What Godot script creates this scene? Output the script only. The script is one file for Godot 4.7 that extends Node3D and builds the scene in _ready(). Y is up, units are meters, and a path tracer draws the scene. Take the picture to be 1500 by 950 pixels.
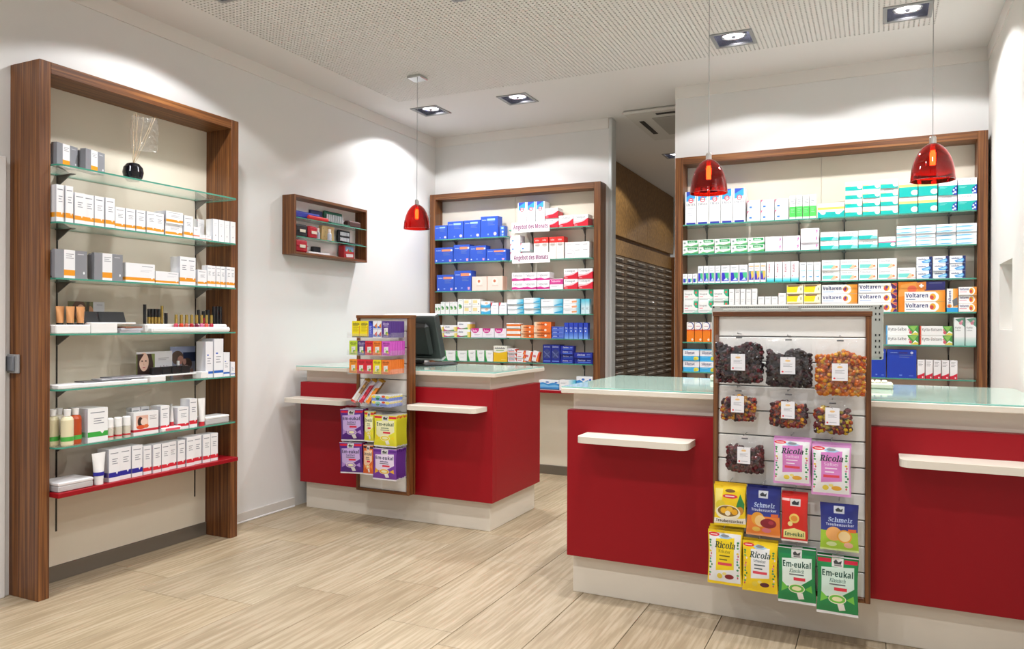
extends Node3D
# A small pharmacy: two red counters, three lit shelf units, candy racks and pendants.
# World: x to the right along the back wall, y up, depth away from the camera is -z.

const CEIL := 2.915
const WALL_L := -3.585
const WALL_R := 0.6
const BACK_M := 5.885
const BACK_R := 5.325

var used := {}
var mats := {}
var mesh_cache := {}
var rng := RandomNumberGenerator.new()

# ---------------------------------------------------------------- nodes
func V(x, y, d) -> Vector3:
	return Vector3(x, y, -d)

func numbered(called: String) -> String:
	var n = used.get(called, 0)
	used[called] = n + 1
	return called if n == 0 else "%s_%03d" % [called, n]

func tag(o, label, category = "", group = "", kind = ""):
	if label != "":
		o.set_meta("label", label)
	if category != "":
		o.set_meta("category", category)
	if group != "":
		o.set_meta("group", group)
	if kind != "":
		o.set_meta("kind", kind)
	return o

func thing(called, label, category, at = Vector3.ZERO, turn = 0.0, group = ""):
	var o := Node3D.new()
	o.name = numbered(called)
	add_child(o)
	o.position = at
	o.rotation.y = turn
	return tag(o, label, category, group)

func put(mesh, called, m, parent, at = Vector3.ZERO, rot = Vector3.ZERO):
	var o := MeshInstance3D.new()
	o.mesh = mesh
	if m is Array:
		for i in m.size():
			o.set_surface_override_material(i, m[i])
	elif m != null:
		o.material_override = m
	o.name = called
	o.position = at
	o.rotation = rot
	parent.add_child(o, true)
	return o

func solo(mesh, called, m, label, category, at = Vector3.ZERO, rot = Vector3.ZERO, group = ""):
	var o = put(mesh, numbered(called), m, self, at, rot)
	return tag(o, label, category, group)

func structure(mesh, called, m, parent = null, at = Vector3.ZERO):
	if parent:
		return put(mesh, called, m, parent, at)
	var o = put(mesh, numbered(called), m, self, at)
	o.set_meta("kind", "structure")
	return o

# ---------------------------------------------------------------- mesh building
func S() -> SurfaceTool:
	var st := SurfaceTool.new()
	st.begin(Mesh.PRIMITIVE_TRIANGLES)
	return st

func tri(st, a, b, c, n, ua = Vector2.ZERO, ub = Vector2.ZERO, uc = Vector2.ZERO):
	var vs = [a, b, c]
	var us = [ua, ub, uc]
	if (b - a).cross(c - a).dot(n) > 0:
		vs = [a, c, b]
		us = [ua, uc, ub]
	for i in 3:
		st.set_normal(n)
		st.set_uv(us[i])
		st.add_vertex(vs[i])

func quad(st, a, b, c, d, n, ua = Vector2.ZERO, ub = Vector2.ZERO, uc = Vector2.ZERO, ud = Vector2.ZERO):
	tri(st, a, b, c, n, ua, ub, uc)
	tri(st, a, c, d, n, ua, uc, ud)

func bx(st, a: Vector3, b: Vector3):
	var lo := Vector3(minf(a.x, b.x), minf(a.y, b.y), minf(a.z, b.z))
	var hi := Vector3(maxf(a.x, b.x), maxf(a.y, b.y), maxf(a.z, b.z))
	for ax in 3:
		var u = (ax + 1) % 3
		var v = (ax + 2) % 3
		for s in 2:
			var p = [Vector3(), Vector3(), Vector3(), Vector3()]
			for k in 4:
				var q := Vector3()
				q[ax] = hi[ax] if s else lo[ax]
				q[u] = hi[u] if k in [1, 2] else lo[u]
				q[v] = hi[v] if k in [2, 3] else lo[v]
				p[k] = q
			var n := Vector3()
			n[ax] = 1.0 if s else -1.0
			quad(st, p[0], p[1], p[2], p[3], n)

func cb(st, a: Vector3, b: Vector3, r: float):
	# a box whose twelve edges are chamfered by r
	var c := (a + b) * 0.5
	var h := (b - a).abs() * 0.5
	r = minf(r, minf(h.x, minf(h.y, h.z)) * 0.9)
	for ax in 3:
		var u = (ax + 1) % 3
		var v = (ax + 2) % 3
		for s in [-1.0, 1.0]:
			var p = []
			for k in [[-1, -1], [1, -1], [1, 1], [-1, 1]]:
				var q := Vector3()
				q[ax] = s * h[ax]
				q[u] = k[0] * (h[u] - r)
				q[v] = k[1] * (h[v] - r)
				p.append(c + q)
			var n := Vector3()
			n[ax] = s
			quad(st, p[0], p[1], p[2], p[3], n)
		for su in [-1.0, 1.0]:
			for sv in [-1.0, 1.0]:
				var e = []
				for k in [[0, -1], [0, 1], [1, 1], [1, -1]]:
					var q := Vector3()
					q[ax] = k[1] * (h[ax] - r)
					q[u] = su * (h[u] - (r if k[0] else 0.0))
					q[v] = sv * (h[v] - (0.0 if k[0] else r))
					e.append(c + q)
				var n := Vector3()
				n[u] = su
				n[v] = sv
				quad(st, e[0], e[1], e[2], e[3], n.normalized())
	for sx in [-1.0, 1.0]:
		for sy in [-1.0, 1.0]:
			for sz in [-1.0, 1.0]:
				var s := Vector3(sx, sy, sz)
				tri(st, c + s * (h - Vector3(0, r, r)), c + s * (h - Vector3(r, 0, r)), c + s * (h - Vector3(r, r, 0)), s.normalized())

func box(a, b, r = 0.0) -> ArrayMesh:
	var st := S()
	if r > 0.0:
		cb(st, a, b, r)
	else:
		bx(st, a, b)
	return st.commit()

func lathe(st, prof: Array, seg = 24, c = Vector3.ZERO, squash = 1.0):
	# prof: [radius, y] from one end to the other, outside on the right while going up
	for i in prof.size() - 1:
		var a = prof[i]
		var b = prof[i + 1]
		for k in seg:
			var t0 = TAU * k / seg
			var t1 = TAU * (k + 1) / seg
			var p = []
			var ns = []
			var sl := Vector2(b[1] - a[1], a[0] - b[0]).normalized()
			for q in [[a, t0], [b, t0], [b, t1], [a, t1]]:
				p.append(c + Vector3(q[0][0] * cos(q[1]), q[0][1], squash * q[0][0] * sin(q[1])))
				ns.append(Vector3(sl.x * cos(q[1]), sl.y, sl.x * sin(q[1])).normalized())
			var mid = (ns[0] + ns[2]).normalized()
			for t in [[0, 1, 2], [0, 2, 3]]:
				var order = t if (p[t[1]] - p[t[0]]).cross(p[t[2]] - p[t[0]]).dot(mid) <= 0 else [t[0], t[2], t[1]]
				for j in order:
					st.set_normal(ns[j])
					st.set_uv(Vector2.ZERO)
					st.add_vertex(p[j])

func lathe_mesh(prof, seg = 24, squash = 1.0) -> ArrayMesh:
	var st := S()
	lathe(st, prof, seg, Vector3.ZERO, squash)
	return st.commit()

func tube(st, pts: Array, r: float, seg = 8):
	for i in pts.size() - 1:
		var a: Vector3 = pts[i]
		var b: Vector3 = pts[i + 1]
		var dir := (b - a).normalized()
		var s := dir.cross(Vector3.UP if absf(dir.y) < 0.9 else Vector3.RIGHT).normalized()
		var t := dir.cross(s)
		for k in seg:
			var n0 := s * cos(TAU * k / seg) + t * sin(TAU * k / seg)
			var n1 := s * cos(TAU * (k + 1) / seg) + t * sin(TAU * (k + 1) / seg)
			quad(st, a + n0 * r, b + n0 * r, b + n1 * r, a + n1 * r, (n0 + n1).normalized())

func prism(st, poly: Array, y0: float, y1: float, st_edge = null):
	# poly: Vector2(x, z) outline, extruded from y0 to y1; the rim may go to another surface
	var pts := PackedVector2Array(poly)
	var idx := Geometry2D.triangulate_polygon(pts)
	for i in range(0, idx.size(), 3):
		for y in [y0, y1]:
			var n := Vector3.UP if y == y1 else Vector3.DOWN
			tri(st, Vector3(pts[idx[i]].x, y, pts[idx[i]].y), Vector3(pts[idx[i + 1]].x, y, pts[idx[i + 1]].y), Vector3(pts[idx[i + 2]].x, y, pts[idx[i + 2]].y), n)
	var e = st_edge if st_edge else st
	var mid := Vector2.ZERO
	for p in pts:
		mid += p / pts.size()
	for i in pts.size():
		var a := pts[i]
		var b := pts[(i + 1) % pts.size()]
		var n2 := Vector2(b.y - a.y, a.x - b.x).normalized()
		if n2.dot((a + b) * 0.5 - mid) < 0:
			n2 = -n2
		quad(e, Vector3(a.x, y0, a.y), Vector3(b.x, y0, b.y), Vector3(b.x, y1, b.y), Vector3(a.x, y1, a.y), Vector3(n2.x, 0, n2.y))

func sheet_with_holes(st, lo: Vector2, hi: Vector2, holes: Array, make: Callable):
	# splits a rectangle round rectangular holes and calls make(lo, hi) for each solid piece
	var xs = [lo.x, hi.x]
	var ys = [lo.y, hi.y]
	for h in holes:
		for x in [h.position.x, h.end.x]:
			if x > lo.x and x < hi.x:
				xs.append(x)
		for y in [h.position.y, h.end.y]:
			if y > lo.y and y < hi.y:
				ys.append(y)
	xs.sort()
	ys.sort()
	for i in xs.size() - 1:
		var run = -1.0
		for j in ys.size() - 1:
			var c := Vector2((xs[i] + xs[i + 1]) / 2, (ys[j] + ys[j + 1]) / 2)
			var open := false
			for h in holes:
				if h.has_point(c):
					open = true
			if not open and run < -0.5e9:
				run = ys[j]
			if not open and j == 0:
				run = ys[j]
			if open or j == ys.size() - 2:
				var top = ys[j] if open else ys[j + 1]
				if run > -0.5e9 and top - run > 1e-5 and xs[i + 1] - xs[i] > 1e-5:
					make.call(st, Vector2(xs[i], run), Vector2(xs[i + 1], top))
				run = -1e9

# ---------------------------------------------------------------- materials
func mat(called: String, c: Color, rough = 0.6, metal = 0.0, spec = 0.5) -> StandardMaterial3D:
	if mats.has(called):
		return mats[called]
	var m := StandardMaterial3D.new()
	m.resource_name = called
	m.albedo_color = c
	m.roughness = rough
	m.metallic = metal
	m.metallic_specular = spec
	mats[called] = m
	return m

func glowing(called, c: Color, energy) -> StandardMaterial3D:
	var m = mat(called, c, 0.4)
	m.emission_enabled = true
	m.emission = c
	m.emission_energy_multiplier = energy
	return m

func pane(called, c: Color, rough = 0.03) -> StandardMaterial3D:
	var m = mat(called, c, rough)
	m.transparency = BaseMaterial3D.TRANSPARENCY_ALPHA
	return m

func grained(called, stops: Array, freq, scale: Vector3, rough, seed_, offset = Vector3.ZERO, relief = 0.0) -> StandardMaterial3D:
	if mats.has(called):
		return mats[called]
	var key = "noise%s%s" % [str(stops), str(seed_)]
	if not mats.has(key):
		var n := FastNoiseLite.new()
		n.seed = seed_
		n.frequency = freq
		n.fractal_octaves = 5
		n.fractal_gain = 0.62
		var g := Gradient.new()
		g.offsets = PackedFloat32Array(stops.map(func(s): return s[0]))
		g.colors = PackedColorArray(stops.map(func(s): return s[1]))
		var t := NoiseTexture2D.new()
		t.width = 512
		t.height = 512
		t.seamless = true
		t.noise = n
		t.color_ramp = g
		mats[key] = t
	var m = mat(called, Color.WHITE, rough)
	m.albedo_texture = mats[key]
	m.uv1_triplanar = true
	m.uv1_world_triplanar = true
	m.uv1_triplanar_sharpness = 8.0
	m.uv1_scale = scale
	m.uv1_offset = offset
	return m

# ---------------------------------------------------------------- printed matter
# Prints are drawn four times too large, shrunk, and packed side by side into one sheet.
var glyphs := {}
var sheet: Image
var sheet_at := Vector2i(2, 2)
var sheet_row := 0
var rects := {}
const SHEET := 2048

func letters(text: String, font: int) -> Array:
	var key = "%d%s" % [font, text]
	if not glyphs.has(key):
		var f := SystemFont.new()
		f.font_names = PackedStringArray([["Droid Sans", "Droid Serif", "Droid Sans", "Droid Serif"][font]])
		f.font_weight = 700 if font >= 2 else 400
		var t := TextMesh.new()
		t.font = f
		t.font_size = 32
		t.pixel_size = 1.0
		t.depth = 0.0
		t.curve_step = 1.5
		t.text = text
		var arr = t.get_mesh_arrays()
		var v: PackedVector3Array = arr[Mesh.ARRAY_VERTEX]
		var idx = arr[Mesh.ARRAY_INDEX]
		var out := []
		var lo := Vector2(1e9, 1e9)
		var hi := -lo
		for p in v:
			lo = lo.min(Vector2(p.x, p.y))
			hi = hi.max(Vector2(p.x, p.y))
		var size := hi - lo
		var n = idx.size() if idx != null and idx.size() else v.size()
		for i in range(0, n, 3):
			var tr := []
			for k in 3:
				var p = v[idx[i + k]] if idx != null and idx.size() else v[i + k]
				tr.append(Vector2((p.x - lo.x) / size.x, 1.0 - (p.y - lo.y) / size.y))
			out.append(tr)
		glyphs[key] = out
	return glyphs[key]

func span_poly(im: Image, pts: Array, c: Color):
	var y0 := 1e9
	var y1 := -1e9
	for p in pts:
		y0 = minf(y0, p.y)
		y1 = maxf(y1, p.y)
	var h := im.get_height()
	for y in range(maxi(0, int(floor(y0))), mini(h - 1, int(ceil(y1))) + 1):
		var yc := y + 0.5
		var xs := []
		for i in pts.size():
			var a: Vector2 = pts[i]
			var b: Vector2 = pts[(i + 1) % pts.size()]
			if (a.y <= yc) != (b.y <= yc):
				xs.append(a.x + (yc - a.y) / (b.y - a.y) * (b.x - a.x))
		xs.sort()
		for i in range(0, xs.size() - 1, 2):
			var xa := int(round(xs[i]))
			var xb := int(round(xs[i + 1]))
			if xb > xa:
				im.fill_rect(Rect2i(xa, y, xb - xa, 1), c)

func ink(c: String) -> Color:
	# pale lettering is printed a little stronger
	var k := Color(c)
	var lum := k.get_luminance()
	return k.darkened(0.28) if lum > 0.3 and lum < 0.82 else k

func draw_ops(im: Image, ops: Array):
	var w := float(im.get_width())
	var h := float(im.get_height())
	for o in ops:
		match o[0]:
			"r":
				im.fill_rect(Rect2i(int(o[1] * w), int(o[2] * h), int(o[3] * w), maxi(1, int(o[4] * h))), Color(o[5]))
			"e":
				var pts := []
				for k in 28:
					pts.append(Vector2((o[1] + o[3] * cos(TAU * k / 28)) * w, (o[2] + o[4] * sin(TAU * k / 28)) * h))
				span_poly(im, pts, Color(o[5]))
			"p":
				var pts := []
				for k in range(0, o[1].size(), 2):
					pts.append(Vector2(o[1][k] * w, o[1][k + 1] * h))
				span_poly(im, pts, Color(o[2]))
			"g":
				var n := 24
				for k in n:
					var c := Color(o[5]).lerp(Color(o[6]), (k + 0.5) / n)
					if o.size() > 7:
						im.fill_rect(Rect2i(int((o[1] + o[3] * k / n) * w), int(o[2] * h), int(o[3] * w / n) + 2, int(o[4] * h)), c)
					else:
						im.fill_rect(Rect2i(int(o[1] * w), int((o[2] + o[4] * k / n) * h), int(o[3] * w), int(o[4] * h / n) + 2), c)
			"l":
				for k in o[4]:
					im.fill_rect(Rect2i(int(o[1] * w), int((o[2] + 0.07 * k) * h), int(o[3] * w * (1.0 - 0.25 * (k % 2))), maxi(2, int(0.022 * h))), ink(o[5]))
			"s":
				# lettering too small to read: uneven strokes
				var n: int = maxi(4, int(o[3] * w / (o[4] * h) * 3.0))
				for k in n:
					var tall: float = [1.0, 0.62, 0.62, 0.85, 0.55, 0.7][(k * 5 + n) % 6]
					im.fill_rect(Rect2i(int((o[1] + o[3] * k / n) * w), int((o[2] + o[4] * (1.0 - tall)) * h), maxi(1, int(o[3] * w / n * 0.55)), maxi(1, int(o[4] * h * tall))), ink(o[5]))
					im.fill_rect(Rect2i(int((o[1] + o[3] * k / n) * w), int((o[2] + o[4] * 0.55) * h), maxi(1, int(o[3] * w / n)), maxi(1, int(o[4] * h * 0.16))), ink(o[5]))
			"t", "T":
				var skew = o[8] if o.size() > 8 else 0.0
				for tr in letters(o[1], o[7] if o.size() > 7 else 0):
					var pts := []
					for p in tr:
						if o[0] == "t":
							pts.append(Vector2((o[2] + p.x * o[4]) * w + (1.0 - p.y) * skew * o[5] * h, (o[3] + p.y * o[5]) * h))
						else:
							pts.append(Vector2((o[2] + p.y * o[4]) * w, (o[3] + (1.0 - p.x) * o[5]) * h))
					span_poly(im, pts, ink(o[6]))

func printed(called: String, w: int, h: int, bg: String, ops: Array):
	if rects.has(called):
		return
	var im := Image.create(w * 4, h * 4, false, Image.FORMAT_RGB8)
	im.fill(Color(bg))
	draw_ops(im, ops)
	im.shrink_x2()
	im.shrink_x2()
	if sheet == null:
		sheet = Image.create(SHEET, SHEET, false, Image.FORMAT_RGB8)
		sheet.fill(Color.WHITE)
	if sheet_at.x + w + 4 > SHEET:
		sheet_at = Vector2i(2, sheet_at.y + sheet_row + 4)
		sheet_row = 0
	sheet.blit_rect(im, Rect2i(0, 0, w, h), sheet_at)
	rects[called] = Rect2((sheet_at.x + 0.5) / SHEET, (sheet_at.y + 0.5) / SHEET, (w - 1.0) / SHEET, (h - 1.0) / SHEET)
	sheet_at.x += w + 4
	sheet_row = maxi(sheet_row, h)

func uv(called, u, v) -> Vector2:
	var r: Rect2 = rects[called]
	return r.position + Vector2(u, v) * r.size

func print_mat(rough = 0.42) -> StandardMaterial3D:
	var m = mat("printed card %.2f" % rough, Color(0.93, 0.93, 0.93), rough)
	return m

func carton(called, w, h, d) -> ArrayMesh:
	# a printed folding box standing on y = 0 with its front at z = 0
	var key = "%s %.4f %.4f %.4f" % [called, w, h, d]
	if mesh_cache.has(key):
		return mesh_cache[key]
	var st := S()
	var x = w / 2
	var e = 0.03
	quad(st, Vector3(-x, 0, 0), Vector3(x, 0, 0), Vector3(x, h, 0), Vector3(-x, h, 0), Vector3.BACK, uv(called, 0, 1), uv(called, 1, 1), uv(called, 1, 0), uv(called, 0, 0))
	for s in [-1.0, 1.0]:
		var u = 0.0 if s < 0 else 1.0
		var u2 = e if s < 0 else 1.0 - e
		quad(st, Vector3(s * x, 0, 0), Vector3(s * x, 0, -d), Vector3(s * x, h, -d), Vector3(s * x, h, 0), Vector3(s, 0, 0), uv(called, u, 1), uv(called, u2, 1), uv(called, u2, 0), uv(called, u, 0))
	quad(st, Vector3(-x, h, 0), Vector3(x, h, 0), Vector3(x, h, -d), Vector3(-x, h, -d), Vector3.UP, uv(called, e, 0), uv(called, 1 - e, 0), uv(called, 1 - e, e), uv(called, e, e))
	quad(st, Vector3(-x, 0, 0), Vector3(x, 0, 0), Vector3(x, 0, -d), Vector3(-x, 0, -d), Vector3.DOWN, uv(called, e, 1), uv(called, 1 - e, 1), uv(called, 1 - e, 1 - e), uv(called, e, 1 - e))
	quad(st, Vector3(-x, 0, -d), Vector3(x, 0, -d), Vector3(x, h, -d), Vector3(-x, h, -d), Vector3.FORWARD, uv(called, e, 1), uv(called, 1 - e, 1), uv(called, 1 - e, 0), uv(called, e, 0))
	mesh_cache[key] = st.commit()
	return mesh_cache[key]

func pouch(called, w, h, t, wrinkle = 0.0022, seal = 0.07, seed_ = 1) -> ArrayMesh:
	# a filled film bag: sealed flat at top and bottom, bulging between; hangs from y = h, z = 0 in the middle
	var key = "pouch %s %.3f %.3f %.3f %d" % [called, w, h, t, seed_]
	if mesh_cache.has(key):
		return mesh_cache[key]
	var nz := FastNoiseLite.new()
	nz.seed = seed_
	nz.frequency = 38.0 if called == "" else 14.0
	var nx := 26 if called == "" else 12
	var ny := 30 if called == "" else 18
	var st := S()
	for side in [1.0, -1.0]:
		var grid := []
		for j in ny + 1:
			var row := []
			for i in nx + 1:
				var u := float(i) / nx
				var v := float(j) / ny
				var vv := clampf((v - seal) / (1.0 - 2.0 * seal), 0.0, 1.0)
				var b := pow(sin(PI * u), 0.4) * pow(sin(PI * vv), 0.45)
				var y = v * h
				var pinch = 1.0 - 0.05 * sin(PI * vv)
				var z = side * (t * 0.5 * b + 0.0006) + nz.get_noise_2d(u * w, y + side) * wrinkle * 2.0 * sqrt(sin(PI * u) + 0.02) * side
				row.append([Vector3((u - 0.5) * w * pinch, y, z), Vector2(u, 1.0 - v)])
			grid.append(row)
		for j in ny:
			for i in nx:
				for t3 in [[[0, 0], [1, 0], [1, 1]], [[0, 0], [1, 1], [0, 1]]]:
					var ps := []
					for q in t3:
						ps.append(grid[j + q[1]][i + q[0]])
					if side < 0:
						ps = [ps[0], ps[2], ps[1]]
					for k in [0, 2, 1]:
						st.set_smooth_group(0 if side > 0 else 1)
						st.set_uv(uv(called, ps[k][1].x, ps[k][1].y) if called != "" else ps[k][1])
						st.add_vertex(ps[k][0])
	st.index()
	st.generate_normals()
	mesh_cache[key] = st.commit()
	return mesh_cache[key]

func squeeze_tube(w, h, r, cap) -> Array:
	# a cosmetic tube standing on its cap: round at the bottom, flat and wide at the crimped top
	var st := S()
	var cs := S()
	var seg := 20
	var n := 8
	for j in n:
		for k in seg:
			var p := []
			for q in [[j, k], [j + 1, k], [j + 1, k + 1], [j, k + 1]]:
				var f = float(q[0]) / n
				var a = TAU * q[1] / seg
				var rx = lerpf(r, w / 2, f)
				var rz = lerpf(r, 0.002, pow(f, 1.3))
				p.append(Vector3(rx * cos(a), cap + f * (h - cap), rz * sin(a)))
			var nn = (p[2] - p[0]).cross(p[1] - p[3]).normalized()
			var mid = (p[0] + p[2]) * 0.5
			if nn.dot(Vector3(mid.x, 0, mid.z)) < 0:
				nn = -nn
			quad(st, p[0], p[1], p[2], p[3], nn)
	lathe(cs, [[0.0, 0.0], [r * 0.95, 0.0], [r * 0.95, cap], [0.0, cap]], seg)
	return [st.commit(), cs.commit()]

const SHELVED := {
	"R": [[0,"emser",0.0700,0.4676,5,1,0.2231], [0,"pinkblue",0.4756,0.7334,3,2,0.1380], [0,"greenwhite",0.7370,0.8976,4,1,0.1521], [0,"aspwide",0.9050,1.0609,1,1,0.0907], [0,"asp",1.0627,1.3584,3,4,0.2129], [0,"aspyellow",1.3609,1.5662,2,2,0.1982], [0,"aspblue",1.5679,1.7772,2,2,0.1899], [1,"gelo",0.0533,0.5863,5,2,0.0941], [1,"pinkwhite",0.5887,0.8042,2,2,0.0945], [1,"pinkwhite",0.8065,0.9143,1,3,0.1370], [1,"asp2",0.9204,1.2478,3,2,0.1076], [1,"asppink",1.2509,1.3460,1,1,0.0625], [1,"lightstack",1.3491,1.7748,4,5,0.1231], [2,"tinyblue",0.0565,0.1547,3,1,0.0646], [2,"sprayblue",0.1563,0.3082,4,1,0.1153], [2,"sprayblue",0.3104,0.4833,3,1,0.1148], [2,"sprayyellow",0.4854,0.5970,3,1,0.1252], [2,"nasic",0.5995,0.7959,4,1,0.1283], [2,"dropsblue",0.7983,0.9263,3,1,0.1198], [2,"tealbar",0.9298,1.3535,4,2,0.1286], [2,"tealbar",1.3555,1.4538,1,1,0.0694], [2,"swirlblue",1.4558,1.7134,3,3,0.1318], [3,"greencorner",0.0616,0.3604,3,2,0.1539], [3,"plainwhite",0.3626,0.5434,5,1,0.1559], [3,"plainwhite",0.5461,0.6716,3,1,0.1042], [3,"plainwhite",0.6732,0.7204,1,1,0.1246], [3,"yellowbox",0.7223,0.9284,2,3,0.1771], [3,"voltaren",0.9308,1.1368,1,3,0.1723], [3,"voltaren2",1.1406,1.3544,1,3,0.1768], [3,"voltdisplay",1.3595,1.6088,1,1,0.1816], [3,"voltspray",1.6156,1.6741,1,1,0.1375], [3,"voltsmall",1.6761,1.7778,1,3,0.1465], [4,"orangecurve",0.0828,0.2981,4,1,0.1324], [4,"kyttasalbe",1.2940,1.4695,1,2,0.1155], [4,"kyttabalsam",1.4749,1.6464,1,2,0.1138], [4,"kyttalotion",1.6518,1.7683,2,1,0.1635], [5,"silomat",0.0604,0.2828,2,2,0.1503], [5,"bigblue",1.1969,1.2960,1,1,0.1704], [5,"bigblue",1.3005,1.4600,1,1,0.1702], [5,"redwave",1.4628,1.6739,5,1,0.1107], ],
	"M": [[0,"blue",0.0473,0.1852,1,1,0.1240], [0,"blue",0.1884,0.3461,1,1,0.1517], [0,"blue",0.3501,0.5097,1,1,0.1541], [0,"blue",0.5135,0.6774,1,1,0.1776], [0,"bluesmall",0.6970,0.7412,1,1,0.0902], [1,"emser",0.8637,1.1075,3,1,0.2240], [1,"cratae",1.1107,1.2250,1,2,0.1615], [1,"cratae",1.2289,1.4844,2,1,0.0950], [2,"blueorange",0.0397,0.2441,1,1,0.1321], [2,"blueorange",0.2474,0.4072,1,1,0.1499], [2,"blueorange",0.4112,0.5676,1,1,0.1350], [2,"blueorange",0.5736,0.7599,1,1,0.0994], [3,"pinkblue",0.7975,0.8900,1,3,0.2068], [3,"pinkblue",0.8933,0.9772,1,2,0.1400], [3,"redcap",1.0079,1.2795,4,1,0.1802], [3,"grid",1.2856,1.4956,1,1,0.1317], [4,"blueorange",0.0798,0.2520,1,1,0.1442], [4,"blueorange",0.2573,0.4268,1,1,0.1754], [4,"peach",0.4337,0.7334,2,1,0.1210], [4,"tebonin",0.8095,1.1528,3,2,0.1448], [4,"tebonin2",1.1554,1.2726,1,1,0.0875], [4,"cratae",1.2770,1.5286,2,2,0.1637], [5,"leaf",0.0600,0.1226,2,1,0.0901], [5,"leaf",0.1246,0.2937,4,1,0.1075], [5,"leaf",0.2957,0.3456,1,1,0.1296], [5,"yellowdot",0.3476,0.5191,2,2,0.1290], [5,"bluewave2",0.5225,0.6120,1,2,0.1098], [5,"redcorner",0.6159,0.7662,2,1,0.0973], [5,"skyfade",0.7725,0.9203,1,3,0.1223], [5,"skyfade",0.9233,1.0712,1,3,0.1343], [5,"skyfade",1.0773,1.2698,1,2,0.1214], [5,"skyorange",1.2757,1.4200,1,3,0.1215], [5,"tallsky",1.4224,1.5009,2,1,0.1199], [6,"rainbow",0.0734,0.1552,1,2,0.1035], [6,"rainbow",0.1580,0.2878,1,2,0.1039], [6,"rainbow",0.2904,0.4167,1,2,0.1339], [6,"aspecton",0.4210,0.7608,3,1,0.0792], [6,"orangestripe",0.7657,0.8930,1,3,0.1235], [6,"orangefade",0.8956,1.0146,1,3,0.1069], [6,"orangefade",1.0169,1.1690,1,3,0.1355], [6,"bluebar",1.1721,1.2802,1,3,0.0970], [6,"bluetall",1.2824,1.4867,5,1,0.1284], [7,"greensweep",0.1589,0.3871,2,1,0.0846], [7,"greensweep",0.3897,0.6371,3,1,0.0918], [7,"mustard",0.6421,0.7703,1,1,0.1339], [7,"redline",0.7742,0.8563,1,3,0.1132], [7,"redorange",0.8589,0.9438,1,3,0.0976], [7,"darkblue",1.0911,1.2475,2,1,0.1500], [7,"darkblue2",1.2505,1.3656,1,4,0.1435], [7,"darkblue2",1.3694,1.5256,1,2,0.0905], [8,"wave",1.0618,1.2392,1,1,0.0804], [8,"skyfade",1.2428,1.3843,1,1,0.0867], [8,"wave",1.3877,1.5287,1,1,0.1192], ],
	"L": [[1,"hausorange",0.0576,0.1377,2,1,0.1690], [1,"hausorange",0.1395,0.3499,4,1,0.1449], [1,"hausorange",0.3539,0.6380,5,1,0.1091], [1,"hausflat",0.6428,0.7523,1,2,0.1285], [1,"hausorange",0.7555,0.8154,1,1,0.1190], [1,"haussmall",0.8202,0.8617,1,1,0.0657], [1,"haussmall",0.8666,0.9472,2,1,0.0282], [1,"hausplain",0.9531,1.1273,4,1,0.1250], [2,"hauslow",0.4091,0.5785,1,1,0.0951], [2,"hauslow",0.5828,0.7272,1,1,0.0642], [2,"hausorange",0.7290,0.8416,2,1,0.1515], [2,"hausorange",0.8488,0.9117,1,1,0.0892], [2,"hausorange",0.9144,1.1390,6,1,0.1176], [4,"eucerin",0.9116,0.9645,1,1,0.2002], [4,"eucerin",0.9668,1.0360,1,1,0.2144], [4,"eucerin",1.0389,1.0870,1,1,0.1358], [4,"eucerin",1.0899,1.1234,1,1,0.0793], [5,"hausgreen",0.2099,0.3156,1,1,0.1585], [5,"hausred",0.6130,0.6687,1,1,0.1333], [5,"hausred",0.7259,0.7999,1,1,0.1146], [5,"hausred",0.8015,0.8542,1,1,0.1532], [6,"hausblue",0.3182,0.5113,3,1,0.1563], [6,"hausred",0.5156,0.7755,5,1,0.1444], [6,"hausred",0.7771,0.9988,4,1,0.1544], ],
}

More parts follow.
